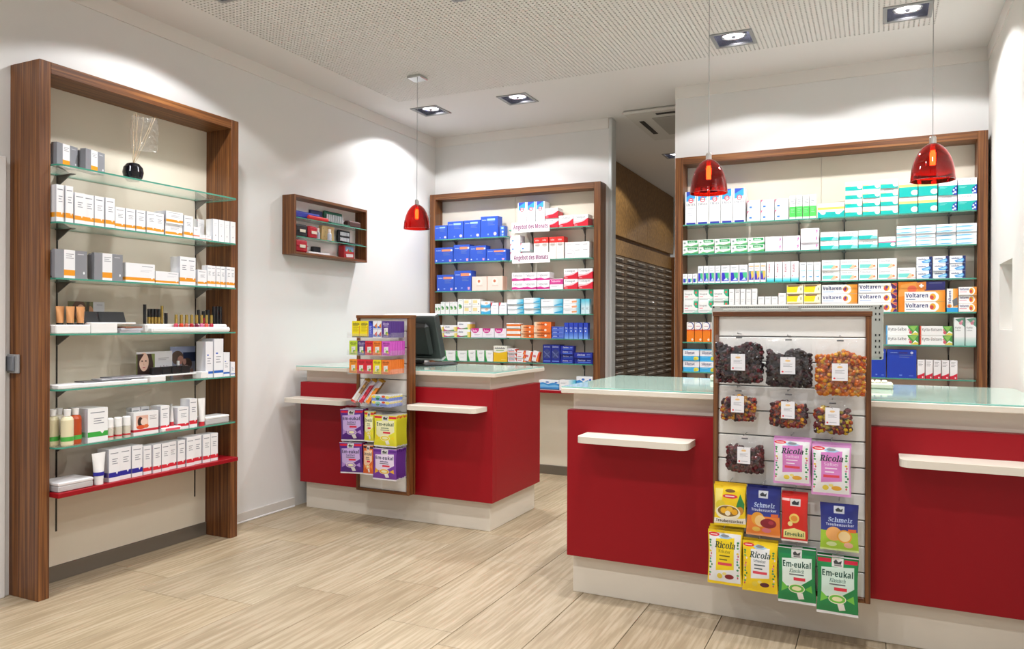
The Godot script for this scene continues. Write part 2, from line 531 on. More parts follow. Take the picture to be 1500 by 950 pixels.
# ---------------------------------------------------------------- what is printed on each kind of pack
# kind: [words for the label, pixel width, pixel height, ground, drawing]
func packs() -> Dictionary:
	var grey := "#9aa0ad"
	var haus = func(band, y, bh): return [["r", 0, y, 1, bh, band], ["p", [0.62, y, 0.72, y + bh * 0.5, 0.82, y], "#fbfbfd"], ["l", 0.14, 0.12, 0.7, 1, grey], ["l", 0.3, 0.3, 0.5, 3, "#c3c7d2"], ["r", 0.0, 0, 0.012, 1, "#c9cad6"]]
	return {
		"emser": ["white and blue nasal rinse carton", 72, 200, "#fdfdfe", [["r", 0.1, 0.0, 0.78, 0.3, "#3fa9ee"], ["p", [0.1, 0.0, 0.88, 0.0, 0.4, 0.1, 0.1, 0.16], "#3d55c0"], ["p", [0.1, 0.3, 0.88, 0.3, 0.88, 0.2, 0.5, 0.26], "#bfe6fb"], ["e", 0.5, 0.27, 0.22, 0.075, "#ee3b52"], ["e", 0.5, 0.27, 0.16, 0.05, "#ffffff"], ["r", 0.28, 0.258, 0.44, 0.022, "#ee3b52"], ["t", "EMSER", 0.1, 0.365, 0.8, 0.062, "#6d717c", 1], ["l", 0.2, 0.5, 0.6, 4, "#d7d9e2"], ["r", 0.1, 0.935, 0.8, 0.065, "#2b34a8"]]],
		"pinkblue": ["small white carton with pink corner", 112, 88, "#fcfbfd", [["p", [0, 0, 0.16, 0, 0, 0.3], "#f2809a"], ["l", 0.3, 0.2, 0.6, 1, "#b6bcc8"], ["r", 0.16, 0.56, 0.2, 0.16, "#3a7fd5"], ["r", 0, 0.78, 1, 0.22, "#d7efee"]]],
		"greenwhite": ["slim white carton with green base", 56, 200, "#fbfcfb", [["l", 0.2, 0.18, 0.7, 3, "#a9aeb4"], ["r", 0, 0.47, 1, 0.43, "#59dd62"], ["l", 0.2, 0.56, 0.6, 3, "#a9f0ab"]]],
		"aspwide": ["wide teal carton with yellow arc", 168, 96, "#fcfcf4", [["r", 0, 0.28, 1, 0.16, "#f6d267"], ["p", [0, 0.52, 0.2, 0.8, 0.3, 0.6, 0.7, 0.6, 0.8, 0.8, 1, 0.5, 1, 1, 0, 1], "#16b9b4"], ["e", 0.2, 0.66, 0.1, 0.12, "#ffffff"], ["e", 0.76, 0.66, 0.1, 0.12, "#ffffff"]]],
		"asp": ["flat white and teal tablet carton", 128, 64, "#fcfcfb", [["t", "ASPIRIN", 0.18, 0.14, 0.55, 0.2, "#b9bec9", 1, 0.2], ["r", 0, 0.56, 1, 0.44, "#0fbdb4"], ["e", 0.86, 0.58, 0.16, 0.3, "#fdfdf4"], ["r", 0, 0.48, 0.35, 0.08, "#f7e08c"]]],
		"aspyellow": ["teal tablet carton with yellow stripe", 128, 112, "#fdfcf6", [["t", "ASPIRIN", 0.2, 0.1, 0.55, 0.11, "#c3c1b4", 1, 0.2], ["r", 0, 0.26, 1, 0.16, "#f8dc84"], ["r", 0, 0.42, 1, 0.58, "#0cbab2"], ["e", 0.84, 0.76, 0.2, 0.16, "#f2fdf8"]]],
		"aspblue": ["teal tablet carton with dark bubbles", 128, 112, "#fbfafd", [["t", "ASPIRIN", 0.2, 0.08, 0.5, 0.11, "#a7a9bd", 1, 0.2], ["g", 0, 0.26, 1, 0.16, "#2f3fae", "#c9c6ee", 1], ["r", 0, 0.42, 1, 0.58, "#0fb9b0"], ["l", 0.08, 0.5, 0.4, 2, "#9fe6df"], ["p", [0.78, 0.6, 1, 0.42, 1, 1, 0.8, 1, 0.72, 0.8], "#1f3fae"], ["e", 0.82, 0.7, 0.05, 0.06, "#f4fbff"], ["e", 0.9, 0.84, 0.06, 0.07, "#f4fbff"], ["e", 0.8, 0.9, 0.04, 0.05, "#f4fbff"], ["e", 0.93, 0.6, 0.04, 0.05, "#f4fbff"]]],
		"gelo": ["white and green herbal carton", 128, 60, "#f7fbf6", [["p", [0.3, 0.08, 0.95, 0.08, 0.95, 0.42, 0.34, 0.46], "#2f9a58"], ["s", 0.4, 0.13, 0.42, 0.26, "#e9f7ea"], ["p", [0, 1, 0.3, 0.72, 0.55, 0.86, 1, 0.6, 1, 1], "#6fc07a"], ["p", [0, 1, 0.4, 0.9, 1, 0.84, 1, 1], "#2c8d54"], ["e", 0.13, 0.4, 0.07, 0.14, "#8fa39b"]]],
		"pinkwhite": ["pale pink carton with magenta curl", 128, 56, "#fbf3fb", [["l", 0.14, 0.2, 0.5, 2, "#d9cbdc"], ["e", 0.86, 0.3, 0.055, 0.14, "#e0419f"], ["e", 0.84, 0.26, 0.04, 0.1, "#fbf3fb"], ["p", [0.83, 0.62, 0.91, 0.36, 0.93, 0.44, 0.86, 0.7], "#e0419f"]]],
		"asp2": ["white and teal carton", 128, 62, "#fcfcfb", [["t", "ASPIRIN", 0.2, 0.22, 0.56, 0.24, "#a3a9b2", 1, 0.2], ["r", 0, 0.58, 0.72, 0.42, "#18bcb6"], ["p", [0.6, 1, 0.74, 0.52, 1, 0.7, 1, 1], "#7fdcd6"], ["e", 0.84, 0.56, 0.08, 0.1, "#fbfdfc"]]],
		"asppink": ["teal carton with pink line", 112, 76, "#fbfafa", [["t", "ASPIRIN", 0.2, 0.14, 0.55, 0.18, "#b0b3b9", 1, 0.2], ["r", 0, 0.46, 1, 0.1, "#ee6a96"], ["r", 0, 0.56, 1, 0.44, "#12b9b2"], ["e", 0.84, 0.76, 0.14, 0.16, "#effaf7"]]],
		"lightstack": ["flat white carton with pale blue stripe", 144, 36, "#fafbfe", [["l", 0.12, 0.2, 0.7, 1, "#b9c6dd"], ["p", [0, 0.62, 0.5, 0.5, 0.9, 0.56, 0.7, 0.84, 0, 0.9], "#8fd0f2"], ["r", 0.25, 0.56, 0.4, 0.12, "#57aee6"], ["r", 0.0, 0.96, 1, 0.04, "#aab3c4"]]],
		"tinyblue": ["tiny white carton with blue figure", 48, 84, "#f9fafc", [["l", 0.15, 0.2, 0.6, 2, "#cdd1d8"], ["p", [0.1, 0.9, 0.1, 0.5, 0.5, 0.5, 0.6, 0.9], "#3a3bc0"], ["p", [0.6, 0.9, 0.5, 0.5, 0.9, 0.5, 0.8, 0.8], "#52bf9e"]]],
		"sprayblue": ["white nasal spray carton with blue figure", 56, 140, "#f9fafc", [["l", 0.15, 0.12, 0.6, 3, "#c4ccd6"], ["r", 0.08, 0.42, 0.84, 0.48, "#3c33c6"], ["p", [0.4, 0.44, 0.92, 0.42, 0.92, 0.7, 0.6, 0.88, 0.5, 0.7], "#4ac389"], ["p", [0.3, 0.86, 0.6, 0.7, 0.85, 0.86], "#cfeefc"]]],
		"sprayyellow": ["white nasal spray carton with yellow figure", 56, 140, "#faf9f8", [["r", 0.1, 0.14, 0.8, 0.07, "#f3b27c"], ["l", 0.15, 0.26, 0.6, 1, "#c4ccd6"], ["r", 0.08, 0.42, 0.84, 0.46, "#4a3cba"], ["p", [0.4, 0.44, 0.92, 0.42, 0.92, 0.7, 0.55, 0.86, 0.5, 0.66], "#f2c85a"], ["p", [0.1, 0.44, 0.4, 0.44, 0.3, 0.6], "#3fb07e"]]],
		"nasic": ["tall white carton with pink upright lettering", 64, 176, "#fbfafb", [["T", "nasic", 0.16, 0.1, 0.32, 0.42, "#ef6d86", 2], ["e", 0.18, 0.72, 0.08, 0.025, "#ef5a74"], ["g", 0, 0.8, 1, 0.2, "#d5f3f5", "#19c3d6"], ["l", 0.6, 0.2, 0.3, 4, "#dfe3ea"]]],
		"dropsblue": ["white drops carton with pale blue swoosh", 60, 168, "#fbfcfd", [["l", 0.14, 0.12, 0.7, 1, "#7d8ba5"], ["p", [0.1, 0.44, 0.9, 0.4, 0.8, 0.47, 0.1, 0.48], "#a5d9f5"], ["p", [0.15, 0.76, 0.85, 0.72, 0.7, 0.8], "#4aa3df"]]],
		"tealbar": ["white carton with teal bar and orange mark", 128, 80, "#fbfaf8", [["t", "Dolormin", 0.08, 0.14, 0.56, 0.18, "#8f97b3", 0], ["r", 0.05, 0.5, 0.72, 0.34, "#7bd9d1"], ["p", [0.7, 0.5, 0.95, 0.72, 0.6, 0.92, 0.5, 0.9], "#f3c8a0"], ["e", 0.84, 0.66, 0.06, 0.09, "#ee8a5c"], ["r", 0.5, 0.88, 0.5, 0.04, "#c88a98"]]],
		"swirlblue": ["small white carton with navy end and swirl", 108, 56, "#f7fafd", [["r", 0.8, 0, 0.2, 1, "#1d2c66"], ["p", [0.3, 0.62, 0.84, 0.3, 0.92, 0.55, 0.8, 0.86, 0.4, 0.86], "#4f9fe0"], ["p", [0.4, 0.7, 0.8, 0.44, 0.86, 0.6, 0.7, 0.78], "#a7dcf7"], ["s", 0.12, 0.18, 0.5, 0.26, "#3c4a74"], ["r", 0, 0.95, 1, 0.05, "#9fabc4"]]],
		"greencorner": ["white herbal carton with green corner", 112, 88, "#f6f7f5", [["t", "Sinupret", 0.08, 0.3, 0.52, 0.2, "#6d7477", 0], ["p", [0.72, 0, 1, 0, 1, 0.62, 0.84, 0.56, 0.7, 0.3], "#35b487"], ["e", 0.86, 0.24, 0.07, 0.1, "#ef5a50"], ["r", 0.08, 0.58, 0.24, 0.06, "#f08a94"], ["l", 0.08, 0.78, 0.75, 2, "#a9b0ae"], ["p", [0.6, 1, 1, 0.7, 1, 1], "#bfe6d6"]]],
		"plainwhite": ["plain white carton with faint print", 56, 160, "#f8f7f6", [["l", 0.15, 0.14, 0.6, 1, "#c4c3c6"], ["l", 0.2, 0.45, 0.6, 2, "#dcdbdd"], ["r", 0, 0, 0.03, 1, "#d8d7d8"]]],
		"yellowbox": ["white carton with wide yellow block", 128, 72, "#fbf6d9", [["r", 0.04, 0.0, 0.9, 0.12, "#cdb68e"], ["p", [0.02, 0.2, 0.7, 0.2, 0.6, 0.84, 0.02, 0.84], "#fbe31d"], ["p", [0.06, 0.08, 0.8, 0.08, 0.76, 0.22, 0.1, 0.24], "#8d6a4a"], ["r", 0.82, 0.35, 0.08, 0.3, "#b7b28e"], ["r", 0, 0.95, 1, 0.05, "#c9c09a"]]],
		"voltaren": ["long white gel carton with orange end", 224, 60, "#fbfaf9", [["g", 0.7, 0, 0.3, 1, "#f7c667", "#f08a1c", 1], ["e", 0.7, 0.52, 0.13, 0.46, "#fdfcfa"], ["t", "Voltaren", 0.03, 0.16, 0.52, 0.4, "#272f6b", 2], ["e", 0.67, 0.5, 0.07, 0.3, "#f2b233"], ["e", 0.65, 0.55, 0.045, 0.2, "#d2484f"], ["e", 0.67, 0.42, 0.03, 0.14, "#6d3f8f"], ["r", 0.04, 0.72, 0.3, 0.06, "#8cb4e6"], ["r", 0, 0.96, 1, 0.04, "#b9aeb0"]]],
		"voltaren2": ["long white gel carton with purple pattern", 232, 60, "#fbfaf9", [["r", 0.84, 0, 0.16, 1, "#f0a040"], ["p", [0.84, 0, 1, 0.4, 0.88, 1, 1, 1, 1, 0.7, 0.86, 0.5], "#57286f"], ["p", [0.9, 0.1, 1, 0.0, 1, 0.3], "#d0445a"], ["e", 0.74, 0.5, 0.13, 0.44, "#fdfcfa"], ["t", "Voltaren", 0.03, 0.16, 0.55, 0.4, "#272f6b", 2], ["e", 0.73, 0.52, 0.075, 0.3, "#f2b233"], ["e", 0.71, 0.56, 0.045, 0.2, "#d2484f"], ["e", 0.74, 0.42, 0.03, 0.14, "#6d3f8f"], ["r", 0.04, 0.72, 0.3, 0.06, "#8cb4e6"], ["r", 0, 0.96, 1, 0.04, "#b9aeb0"]]],
		"voltdisplay": ["large orange display carton with navy header", 256, 160, "#ef8a1d", [["p", [0, 0.4, 0.06, 0.1, 0.4, 0.0, 1, 0, 1, 0.3, 0.5, 0.34, 0, 0.5], "#f2a34a"], ["p", [0.4, 0, 1, 0, 1, 0.28, 0.58, 0.3, 0.48, 0.2], "#2c2c72"], ["p", [0.38, 0.03, 0.6, 0.0, 0.6, 0.26, 0.42, 0.3], "#ef8d3e"], ["r", 0.45, 0.11, 0.1, 0.05, "#ffffff"], ["r", 0.48, 0.07, 0.04, 0.13, "#ffffff"], ["e", 0.3, 0.24, 0.1, 0.12, "#f26d4c"], ["l", 0.66, 0.04, 0.28, 1, "#a9aed8"], ["r", 0.14, 0.33, 0.86, 0.66, "#fbfaf9"], ["g", 0.8, 0.33, 0.2, 0.66, "#f7c667", "#ef8a1d", 1], ["e", 0.76, 0.5, 0.11, 0.15, "#fdfcfa"], ["e", 0.76, 0.82, 0.11, 0.15, "#fdfcfa"], ["t", "Voltaren", 0.16, 0.37, 0.48, 0.15, "#272f6b", 2], ["t", "Voltaren", 0.16, 0.7, 0.48, 0.15, "#272f6b", 2], ["e", 0.74, 0.5, 0.065, 0.105, "#f2b233"], ["e", 0.72, 0.52, 0.04, 0.065, "#d2484f"], ["e", 0.74, 0.82, 0.065, 0.105, "#f2b233"], ["e", 0.72, 0.84, 0.04, 0.065, "#d2484f"], ["r", 0.14, 0.655, 0.86, 0.012, "#b98b5a"], ["l", 0.17, 0.57, 0.2, 1, "#8cb4e6"], ["l", 0.17, 0.9, 0.2, 1, "#8cb4e6"]]],
		"voltspray": ["upright spray carton with blue foot", 72, 164, "#f7f7f6", [["g", 0.55, 0, 0.45, 0.8, "#f4c06a", "#ee8a24", 1], ["p", [0.5, 0.5, 0.95, 0.36, 1, 0.7, 0.6, 0.76], "#6c7076"], ["T", "Voltaren", 0.12, 0.1, 0.26, 0.54, "#272f6b", 2], ["r", 0, 0.82, 1, 0.18, "#2fa5e4"], ["e", 0.24, 0.74, 0.2, 0.08, "#f2a233"], ["e", 0.22, 0.75, 0.1, 0.04, "#c63a4c"]]],
		"voltsmall": ["short white gel carton with orange end", 128, 60, "#fbfaf9", [["g", 0.72, 0, 0.28, 1, "#f7c667", "#ee8420", 1], ["e", 0.7, 0.5, 0.2, 0.46, "#fdfcfa"], ["t", "Voltaren", 0.05, 0.12, 0.5, 0.3, "#45406f", 2], ["r", 0.05, 0.56, 0.4, 0.07, "#e38b96"], ["e", 0.7, 0.5, 0.12, 0.34, "#f2b233"], ["e", 0.68, 0.54, 0.07, 0.2, "#d2484f"], ["r", 0, 0.95, 1, 0.05, "#c9b6a4"]]],
		"orangecurve": ["white and orange carton with navy curve", 64, 156, "#fbf8f6", [["e", 0.5, 0.2, 0.46, 0.2, "#2b2f86"], ["e", 0.44, 0.2, 0.42, 0.17, "#faf8f7"], ["r", 0.2, 0.19, 0.5, 0.03, "#c9757f"], ["r", 0, 0.38, 1, 0.62, "#f58210"], ["p", [0, 0.36, 0.5, 0.42, 1, 0.36, 1, 0.44, 0, 0.44], "#e24b23"], ["e", 0.76, 0.88, 0.14, 0.06, "#fbe6d0"], ["r", 0, 0, 0.02, 1, "#c9772a"]]],
		"kyttasalbe": ["long ointment carton with sky blue end", 216, 72, "#f8f9f6", [["r", 0, 0, 0.05, 1, "#5ba6d8"], ["p", [0.66, 0, 1, 0, 1, 0.8, 0.9, 0.5, 0.8, 0.9], "#4b9a45"], ["p", [0.72, 0.1, 0.98, 0.0, 0.86, 0.6], "#8fc55c"], ["p", [0.74, 1, 0.9, 0.7, 1, 0.8, 1, 1], "#e8d64a"], ["t", "Kytta-Salbe", 0.08, 0.22, 0.55, 0.4, "#5b5f66", 0], ["e", 0.76, 0.7, 0.045, 0.16, "#d75a6c"], ["e", 0.72, 0.45, 0.03, 0.1, "#e38a94"], ["r", 0, 0.96, 1, 0.04, "#b7bcb0"]]],
		"kyttabalsam": ["long balsam carton with red end", 216, 72, "#f8f8f5", [["r", 0, 0, 0.05, 1, "#d8543c"], ["p", [0.7, 0, 1, 0, 1, 0.7, 0.9, 0.5, 0.8, 0.9], "#4b9a45"], ["p", [0.74, 0.1, 0.98, 0.0, 0.86, 0.6], "#8fc55c"], ["p", [0.74, 1, 0.9, 0.7, 1, 0.8, 1, 1], "#e8d64a"], ["t", "Kytta-Balsam", 0.08, 0.22, 0.6, 0.4, "#6a6560", 0], ["e", 0.77, 0.68, 0.05, 0.18, "#d75a6c"], ["e", 0.73, 0.42, 0.03, 0.1, "#e38a94"], ["r", 0, 0.96, 1, 0.04, "#b7bcb0"]]],
		"kyttalotion": ["tall white lotion carton with flower", 72, 196, "#f4f6f4", [["p", [0.1, 0.06, 1, 0.0, 1, 0.34, 0.6, 0.22], "#6d9c86"], ["e", 0.62, 0.2, 0.16, 0.06, "#d98a9a"], ["e", 0.74, 0.13, 0.1, 0.04, "#e9b3bd"], ["t", "Kytta", 0.12, 0.33, 0.52, 0.08, "#7d8583", 0], ["t", "Lotion", 0.12, 0.43, 0.5, 0.05, "#8b9391", 0], ["g", 0, 0.7, 1, 0.3, "#eef4f0", "#9fcfc4"]]],
		"silomat": ["white and sky blue cough carton", 132, 92, "#f4f3f8", [["r", 0, 0, 1, 0.09, "#45b7e8"], ["t", "Silomat", 0.12, 0.18, 0.6, 0.24, "#4c4a86", 2], ["r", 0.3, 0.46, 0.3, 0.05, "#c4c2d6"], ["r", 0, 0.6, 1, 0.4, "#3fb4ea"], ["l", 0.1, 0.68, 0.4, 1, "#c5e8f8"], ["e", 0.82, 0.8, 0.16, 0.16, "#f1e04a"], ["e", 0.76, 0.88, 0.1, 0.1, "#d3c83a"]]],
		"bigblue": ["large royal blue incontinence carton", 120, 132, "#1a3fb4", [["s", 0.12, 0.09, 0.24, 0.04, "#e9eef9"], ["r", 0.4, 0.09, 0.3, 0.05, "#3a2a78"], ["e", 0.84, 0.11, 0.05, 0.045, "#cfd6f2"], ["l", 0.42, 0.19, 0.46, 2, "#8fa3e0"], ["r", 0.42, 0.88, 0.1, 0.05, "#6f8ade"], ["r", 0.75, 0.9, 0.14, 0.03, "#6f8ade"]]],
		"redwave": ["slim white carton with red wavy foot", 60, 152, "#f8f5f5", [["l", 0.14, 0.1, 0.6, 4, "#c4bcc0"], ["p", [0, 0.84, 0.5, 0.78, 1, 0.68, 1, 1, 0, 1], "#d91f3c"], ["e", 0.72, 0.92, 0.1, 0.045, "#fbeef0"], ["r", 0.97, 0, 0.03, 1, "#d9d0d2"]]],
		"blue": ["cobalt blue carton", 112, 108, "#2f5bd0", [["s", 0.08, 0.14, 0.26, 0.06, "#eef2fb"], ["r", 0.38, 0.11, 0.46, 0.1, "#a9d4f6"], ["l", 0.42, 0.26, 0.4, 3, "#9fb6ee"], ["e", 0.84, 0.84, 0.09, 0.08, "#e8d4f0"], ["r", 0.4, 0.82, 0.08, 0.08, "#8fa7ea"], ["r", 0, 0, 1, 0.02, "#5c83e4"]]],
		"bluesmall": ["narrow blue carton standing beside the big blue one", 48, 96, "#3a6ad6", [["r", 0.3, 0.1, 0.5, 0.2, "#a9d4f6"], ["e", 0.6, 0.55, 0.2, 0.1, "#dfe9fb"], ["e", 0.6, 0.82, 0.2, 0.1, "#9fb6ee"]]],
		"blueorange": ["cobalt blue carton with orange strip", 128, 104, "#2f58c8", [["s", 0.08, 0.16, 0.26, 0.07, "#eef2fb"], ["r", 0.38, 0.13, 0.5, 0.14, "#f0936a"], ["e", 0.92, 0.2, 0.05, 0.06, "#f2f2fa"], ["l", 0.46, 0.34, 0.38, 3, "#9fb6ee"], ["e", 0.1, 0.86, 0.04, 0.05, "#dfe6fa"], ["r", 0.4, 0.82, 0.1, 0.06, "#8fa7ea"], ["p", [0.78, 0.8, 0.92, 0.8, 0.9, 0.94, 0.8, 0.94], "#e3a4c4"]]],
		"cratae": ["white and red heart carton", 128, 92, "#fbf9f9", [["t", "Crataegutt", 0.1, 0.12, 0.7, 0.24, "#85868d", 0], ["p", [0, 0.78, 0.35, 0.66, 0.7, 0.56, 1, 0.3, 1, 1, 0, 1], "#df2038"], ["p", [0, 0.52, 0.4, 0.56, 1, 0.3, 0.6, 0.62, 0, 0.76], "#f4c9cf"], ["s", 0.08, 0.8, 0.2, 0.12, "#f9dfe2"]]],
		"redcap": ["clear and white bottle carton with red top", 68, 176, "#f4f0ec", [["r", 0, 0, 1, 0.26, "#e3342e"], ["s", 0.22, 0.07, 0.5, 0.1, "#f7c9c4"], ["e", 0.5, 0.34, 0.38, 0.09, "#cfc4be"], ["l", 0.24, 0.34, 0.5, 1, "#9a8f8a"], ["l", 0.18, 0.5, 0.6, 4, "#d9d4cf"], ["r", 0, 0.26, 0.04, 0.74, "#d9d2cc"], ["r", 0.96, 0.26, 0.04, 0.74, "#d9d2cc"]]],
		"grid": ["white multipack of nine small cartons", 200, 128, "#f8f7f7", [["r", 0.33, 0, 0.008, 1, "#d2d0d4"], ["r", 0.66, 0, 0.008, 1, "#d2d0d4"], ["r", 0, 0.33, 1, 0.008, "#d2d0d4"], ["r", 0, 0.66, 1, 0.008, "#d2d0d4"], ["l", 0.08, 0.15, 0.18, 1, "#b9b7bd"], ["l", 0.42, 0.15, 0.18, 1, "#b9b7bd"], ["l", 0.74, 0.15, 0.18, 1, "#b9b7bd"], ["l", 0.42, 0.5, 0.18, 1, "#b9b7bd"], ["l", 0.74, 0.5, 0.18, 1, "#b9b7bd"], ["e", 0.2, 0.72, 0.2, 0.26, "#f3c9d6"], ["e", 0.2, 0.72, 0.18, 0.23, "#fbf9fa"], ["l", 0.1, 0.7, 0.2, 1, "#c98aa4"]]],
		"peach": ["pale peach carton with round orange emblem", 112, 92, "#f6dcd0", [["e", 0.48, 0.36, 0.2, 0.24, "#fae8de"], ["e", 0.46, 0.34, 0.08, 0.1, "#d0714c"], ["l", 0.3, 0.66, 0.4, 1, "#e2b9a6"], ["r", 0.97, 0, 0.03, 1, "#dcae96"]]],
		"tebonin": ["white and magenta carton", 120, 80, "#fbf8fa", [["t", "Tebonin", 0.1, 0.2, 0.74, 0.3, "#7f828b", 0], ["p", [0, 0.68, 0.3, 0.62, 0.6, 0.76, 1, 0.66, 1, 0.92, 0, 0.94], "#e03f96"], ["p", [0, 0.74, 0.4, 0.86, 1, 0.7, 1, 0.84, 0.4, 0.94, 0, 0.9], "#c22b82"]]],
		"tebonin2": ["magenta topped white carton", 120, 92, "#fbf8fa", [["r", 0, 0.06, 1, 0.48, "#dc3c93"], ["t", "Tebonin", 0.1, 0.14, 0.7, 0.2, "#fbeef5", 2], ["l", 0.1, 0.42, 0.6, 1, "#f3b9d6"], ["l", 0.1, 0.66, 0.6, 2, "#dccbd6"]]],
		"leaf": ["slim white herbal carton with green leaf", 56, 132, "#f7f9f6", [["l", 0.14, 0.08, 0.7, 1, "#a9aeab"], ["e", 0.36, 0.42, 0.2, 0.1, "#5aa35c"], ["e", 0.62, 0.5, 0.16, 0.12, "#3c7f4c"], ["e", 0.4, 0.58, 0.18, 0.07, "#a4cf6d"], ["r", 0, 0, 0.02, 1, "#d0d5d0"]]],
		"yellowdot": ["white carton with pale yellow emblem", 108, 84, "#faf8f2", [["r", 0.14, 0.16, 0.5, 0.4, "#f3dfa0"], ["l", 0.12, 0.7, 0.5, 1, "#d2cfc4"], ["e", 0.8, 0.64, 0.06, 0.08, "#6d6ea8"], ["r", 0, 0.96, 1, 0.04, "#d9d5ca"]]],
		"bluewave2": ["white carton with sky blue wave", 112, 72, "#f8fafc", [["p", [0, 0.5, 0.4, 0.66, 1, 0.4, 1, 1, 0, 1], "#45b4e2"], ["p", [0, 0.42, 0.5, 0.58, 1, 0.3, 1, 0.44, 0.5, 0.7, 0, 0.56], "#bfe2f2"], ["e", 0.6, 0.3, 0.18, 0.16, "#f0c0a0"]]],
		"redcorner": ["white carton with red corner flag", 96, 120, "#f9f9fb", [["p", [0, 0, 0.22, 0, 0.1, 0.3, 0, 0.26], "#e2414e"], ["l", 0.26, 0.26, 0.5, 1, "#7d9fce"], ["l", 0.2, 0.5, 0.6, 2, "#d6dae2"], ["r", 0.97, 0, 0.03, 1, "#ccd2da"]]],
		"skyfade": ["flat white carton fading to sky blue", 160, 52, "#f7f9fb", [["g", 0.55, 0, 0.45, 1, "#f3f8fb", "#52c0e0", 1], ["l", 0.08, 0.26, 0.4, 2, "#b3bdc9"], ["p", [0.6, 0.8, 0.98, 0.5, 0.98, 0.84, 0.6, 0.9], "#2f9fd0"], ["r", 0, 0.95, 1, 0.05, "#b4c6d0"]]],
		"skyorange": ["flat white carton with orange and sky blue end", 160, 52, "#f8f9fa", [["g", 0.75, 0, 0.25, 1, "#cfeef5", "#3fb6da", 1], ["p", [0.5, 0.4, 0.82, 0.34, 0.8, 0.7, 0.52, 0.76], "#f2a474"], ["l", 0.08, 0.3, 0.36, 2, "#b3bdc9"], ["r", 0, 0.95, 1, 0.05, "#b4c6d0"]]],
		"tallsky": ["slim upright carton in pale sky blue", 52, 160, "#d9f0f6", [["g", 0, 0, 1, 0.5, "#4cc0dc", "#d9f0f6"], ["l", 0.2, 0.55, 0.6, 3, "#8cb4c6"], ["r", 0, 0, 0.04, 1, "#8fcadb"]]],
		"rainbow": ["white carton with rainbow swoosh", 140, 64, "#faf9fa", [["g", 0.75, 0.3, 0.25, 0.7, "#f8f0c8", "#f0cf4c", 1], ["s", 0.1, 0.14, 0.36, 0.28, "#9aa0c2"], ["g", 0, 0.74, 0.8, 0.22, "#c42f88", "#56b45a", 1], ["p", [0, 0.72, 0.3, 0.84, 0.8, 0.72, 0.5, 0.7], "#faf9fa"], ["e", 0.06, 0.82, 0.06, 0.14, "#e2418f"]]],
		"aspecton": ["pale lilac carton with magenta oval", 112, 84, "#f6eff6", [["e", 0.36, 0.1, 0.34, 0.42, "#cf2488"], ["s", 0.16, 0.12, 0.4, 0.26, "#fbeaf4"], ["l", 0.3, 0.66, 0.5, 2, "#cfc0d4"], ["r", 0, 0.9, 1, 0.1, "#e6d6e8"]]],
		"orangestripe": ["flat white carton with orange stripe", 140, 46, "#faf7f2", [["r", 0, 0.2, 1, 0.42, "#f27a2c"], ["r", 0, 0.94, 1, 0.06, "#d8ccbd"]]],
		"orangefade": ["flat orange carton with pale left end", 140, 46, "#f0742a", [["g", 0, 0, 0.5, 1, "#f8ead2", "#f0742a", 1], ["s", 0.2, 0.26, 0.5, 0.4, "#b8481c"], ["e", 0.68, 0.5, 0.07, 0.2, "#fbe6d6"], ["r", 0, 0.94, 1, 0.06, "#c9581c"]]],
		"bluebar": ["flat blue carton with white brand line", 128, 40, "#5a7ad6", [["r", 0.0, 0.14, 0.9, 0.5, "#2a41b4"], ["s", 0.1, 0.24, 0.36, 0.3, "#dfe6fb"], ["r", 0.6, 0.3, 0.3, 0.18, "#8fa6ea"], ["r", 0, 0.94, 1, 0.06, "#3b56b0"]]],
		"bluetall": ["slim blue carton with white dot", 56, 164, "#3c5fd0", [["r", 0, 0, 1, 0.36, "#2a44bc"], ["s", 0.2, 0.28, 0.6, 0.08, "#eaf0fd"], ["e", 0.5, 0.52, 0.14, 0.05, "#f0f5fe"], ["g", 0, 0.62, 1, 0.38, "#4a72dc", "#86b2f2"], ["r", 0, 0, 0.05, 1, "#2238a0"]]],
		"greensweep": ["white carton with green sweep", 112, 88, "#f9faf9", [["p", [0, 0, 0.14, 0, 0.18, 0.5, 0.34, 1, 0, 1], "#4fb457"], ["p", [0, 0.5, 0.12, 0.6, 0.3, 1, 0, 1], "#23914a"], ["l", 0.4, 0.24, 0.46, 2, "#9cb0aa"], ["l", 0.4, 0.6, 0.4, 2, "#d4d8d8"]]],
		"mustard": ["larger yellow and white carton", 112, 120, "#f1f1e4", [["s", 0.1, 0.08, 0.76, 0.13, "#4d5560"], ["r", 0.2, 0.26, 0.56, 0.06, "#7fae5a"], ["p", [0, 0.4, 0.4, 0.46, 1, 0.34, 1, 1, 0, 1], "#f2c21b"], ["l", 0.56, 0.86, 0.36, 1, "#fae9a0"]]],
		"redline": ["flat white carton with red brand line", 104, 46, "#f6f3f6", [["s", 0.08, 0.2, 0.7, 0.34, "#9a8fae"], ["r", 0.1, 0.64, 0.7, 0.12, "#e05a50"], ["p", [0.8, 0.2, 1, 0.1, 1, 0.8], "#e4573c"], ["r", 0, 0.94, 1, 0.06, "#c8bec8"]]],
		"redorange": ["flat white carton with flame orange end", 104, 42, "#f6f3f4", [["p", [0.62, 1, 0.76, 0, 1, 0, 1, 1], "#e5502c"], ["p", [0.72, 1, 0.82, 0.3, 0.92, 1], "#f6a03c"], ["r", 0.1, 0.4, 0.4, 0.2, "#d9707c"], ["r", 0, 0.94, 1, 0.06, "#c8bec8"]]],
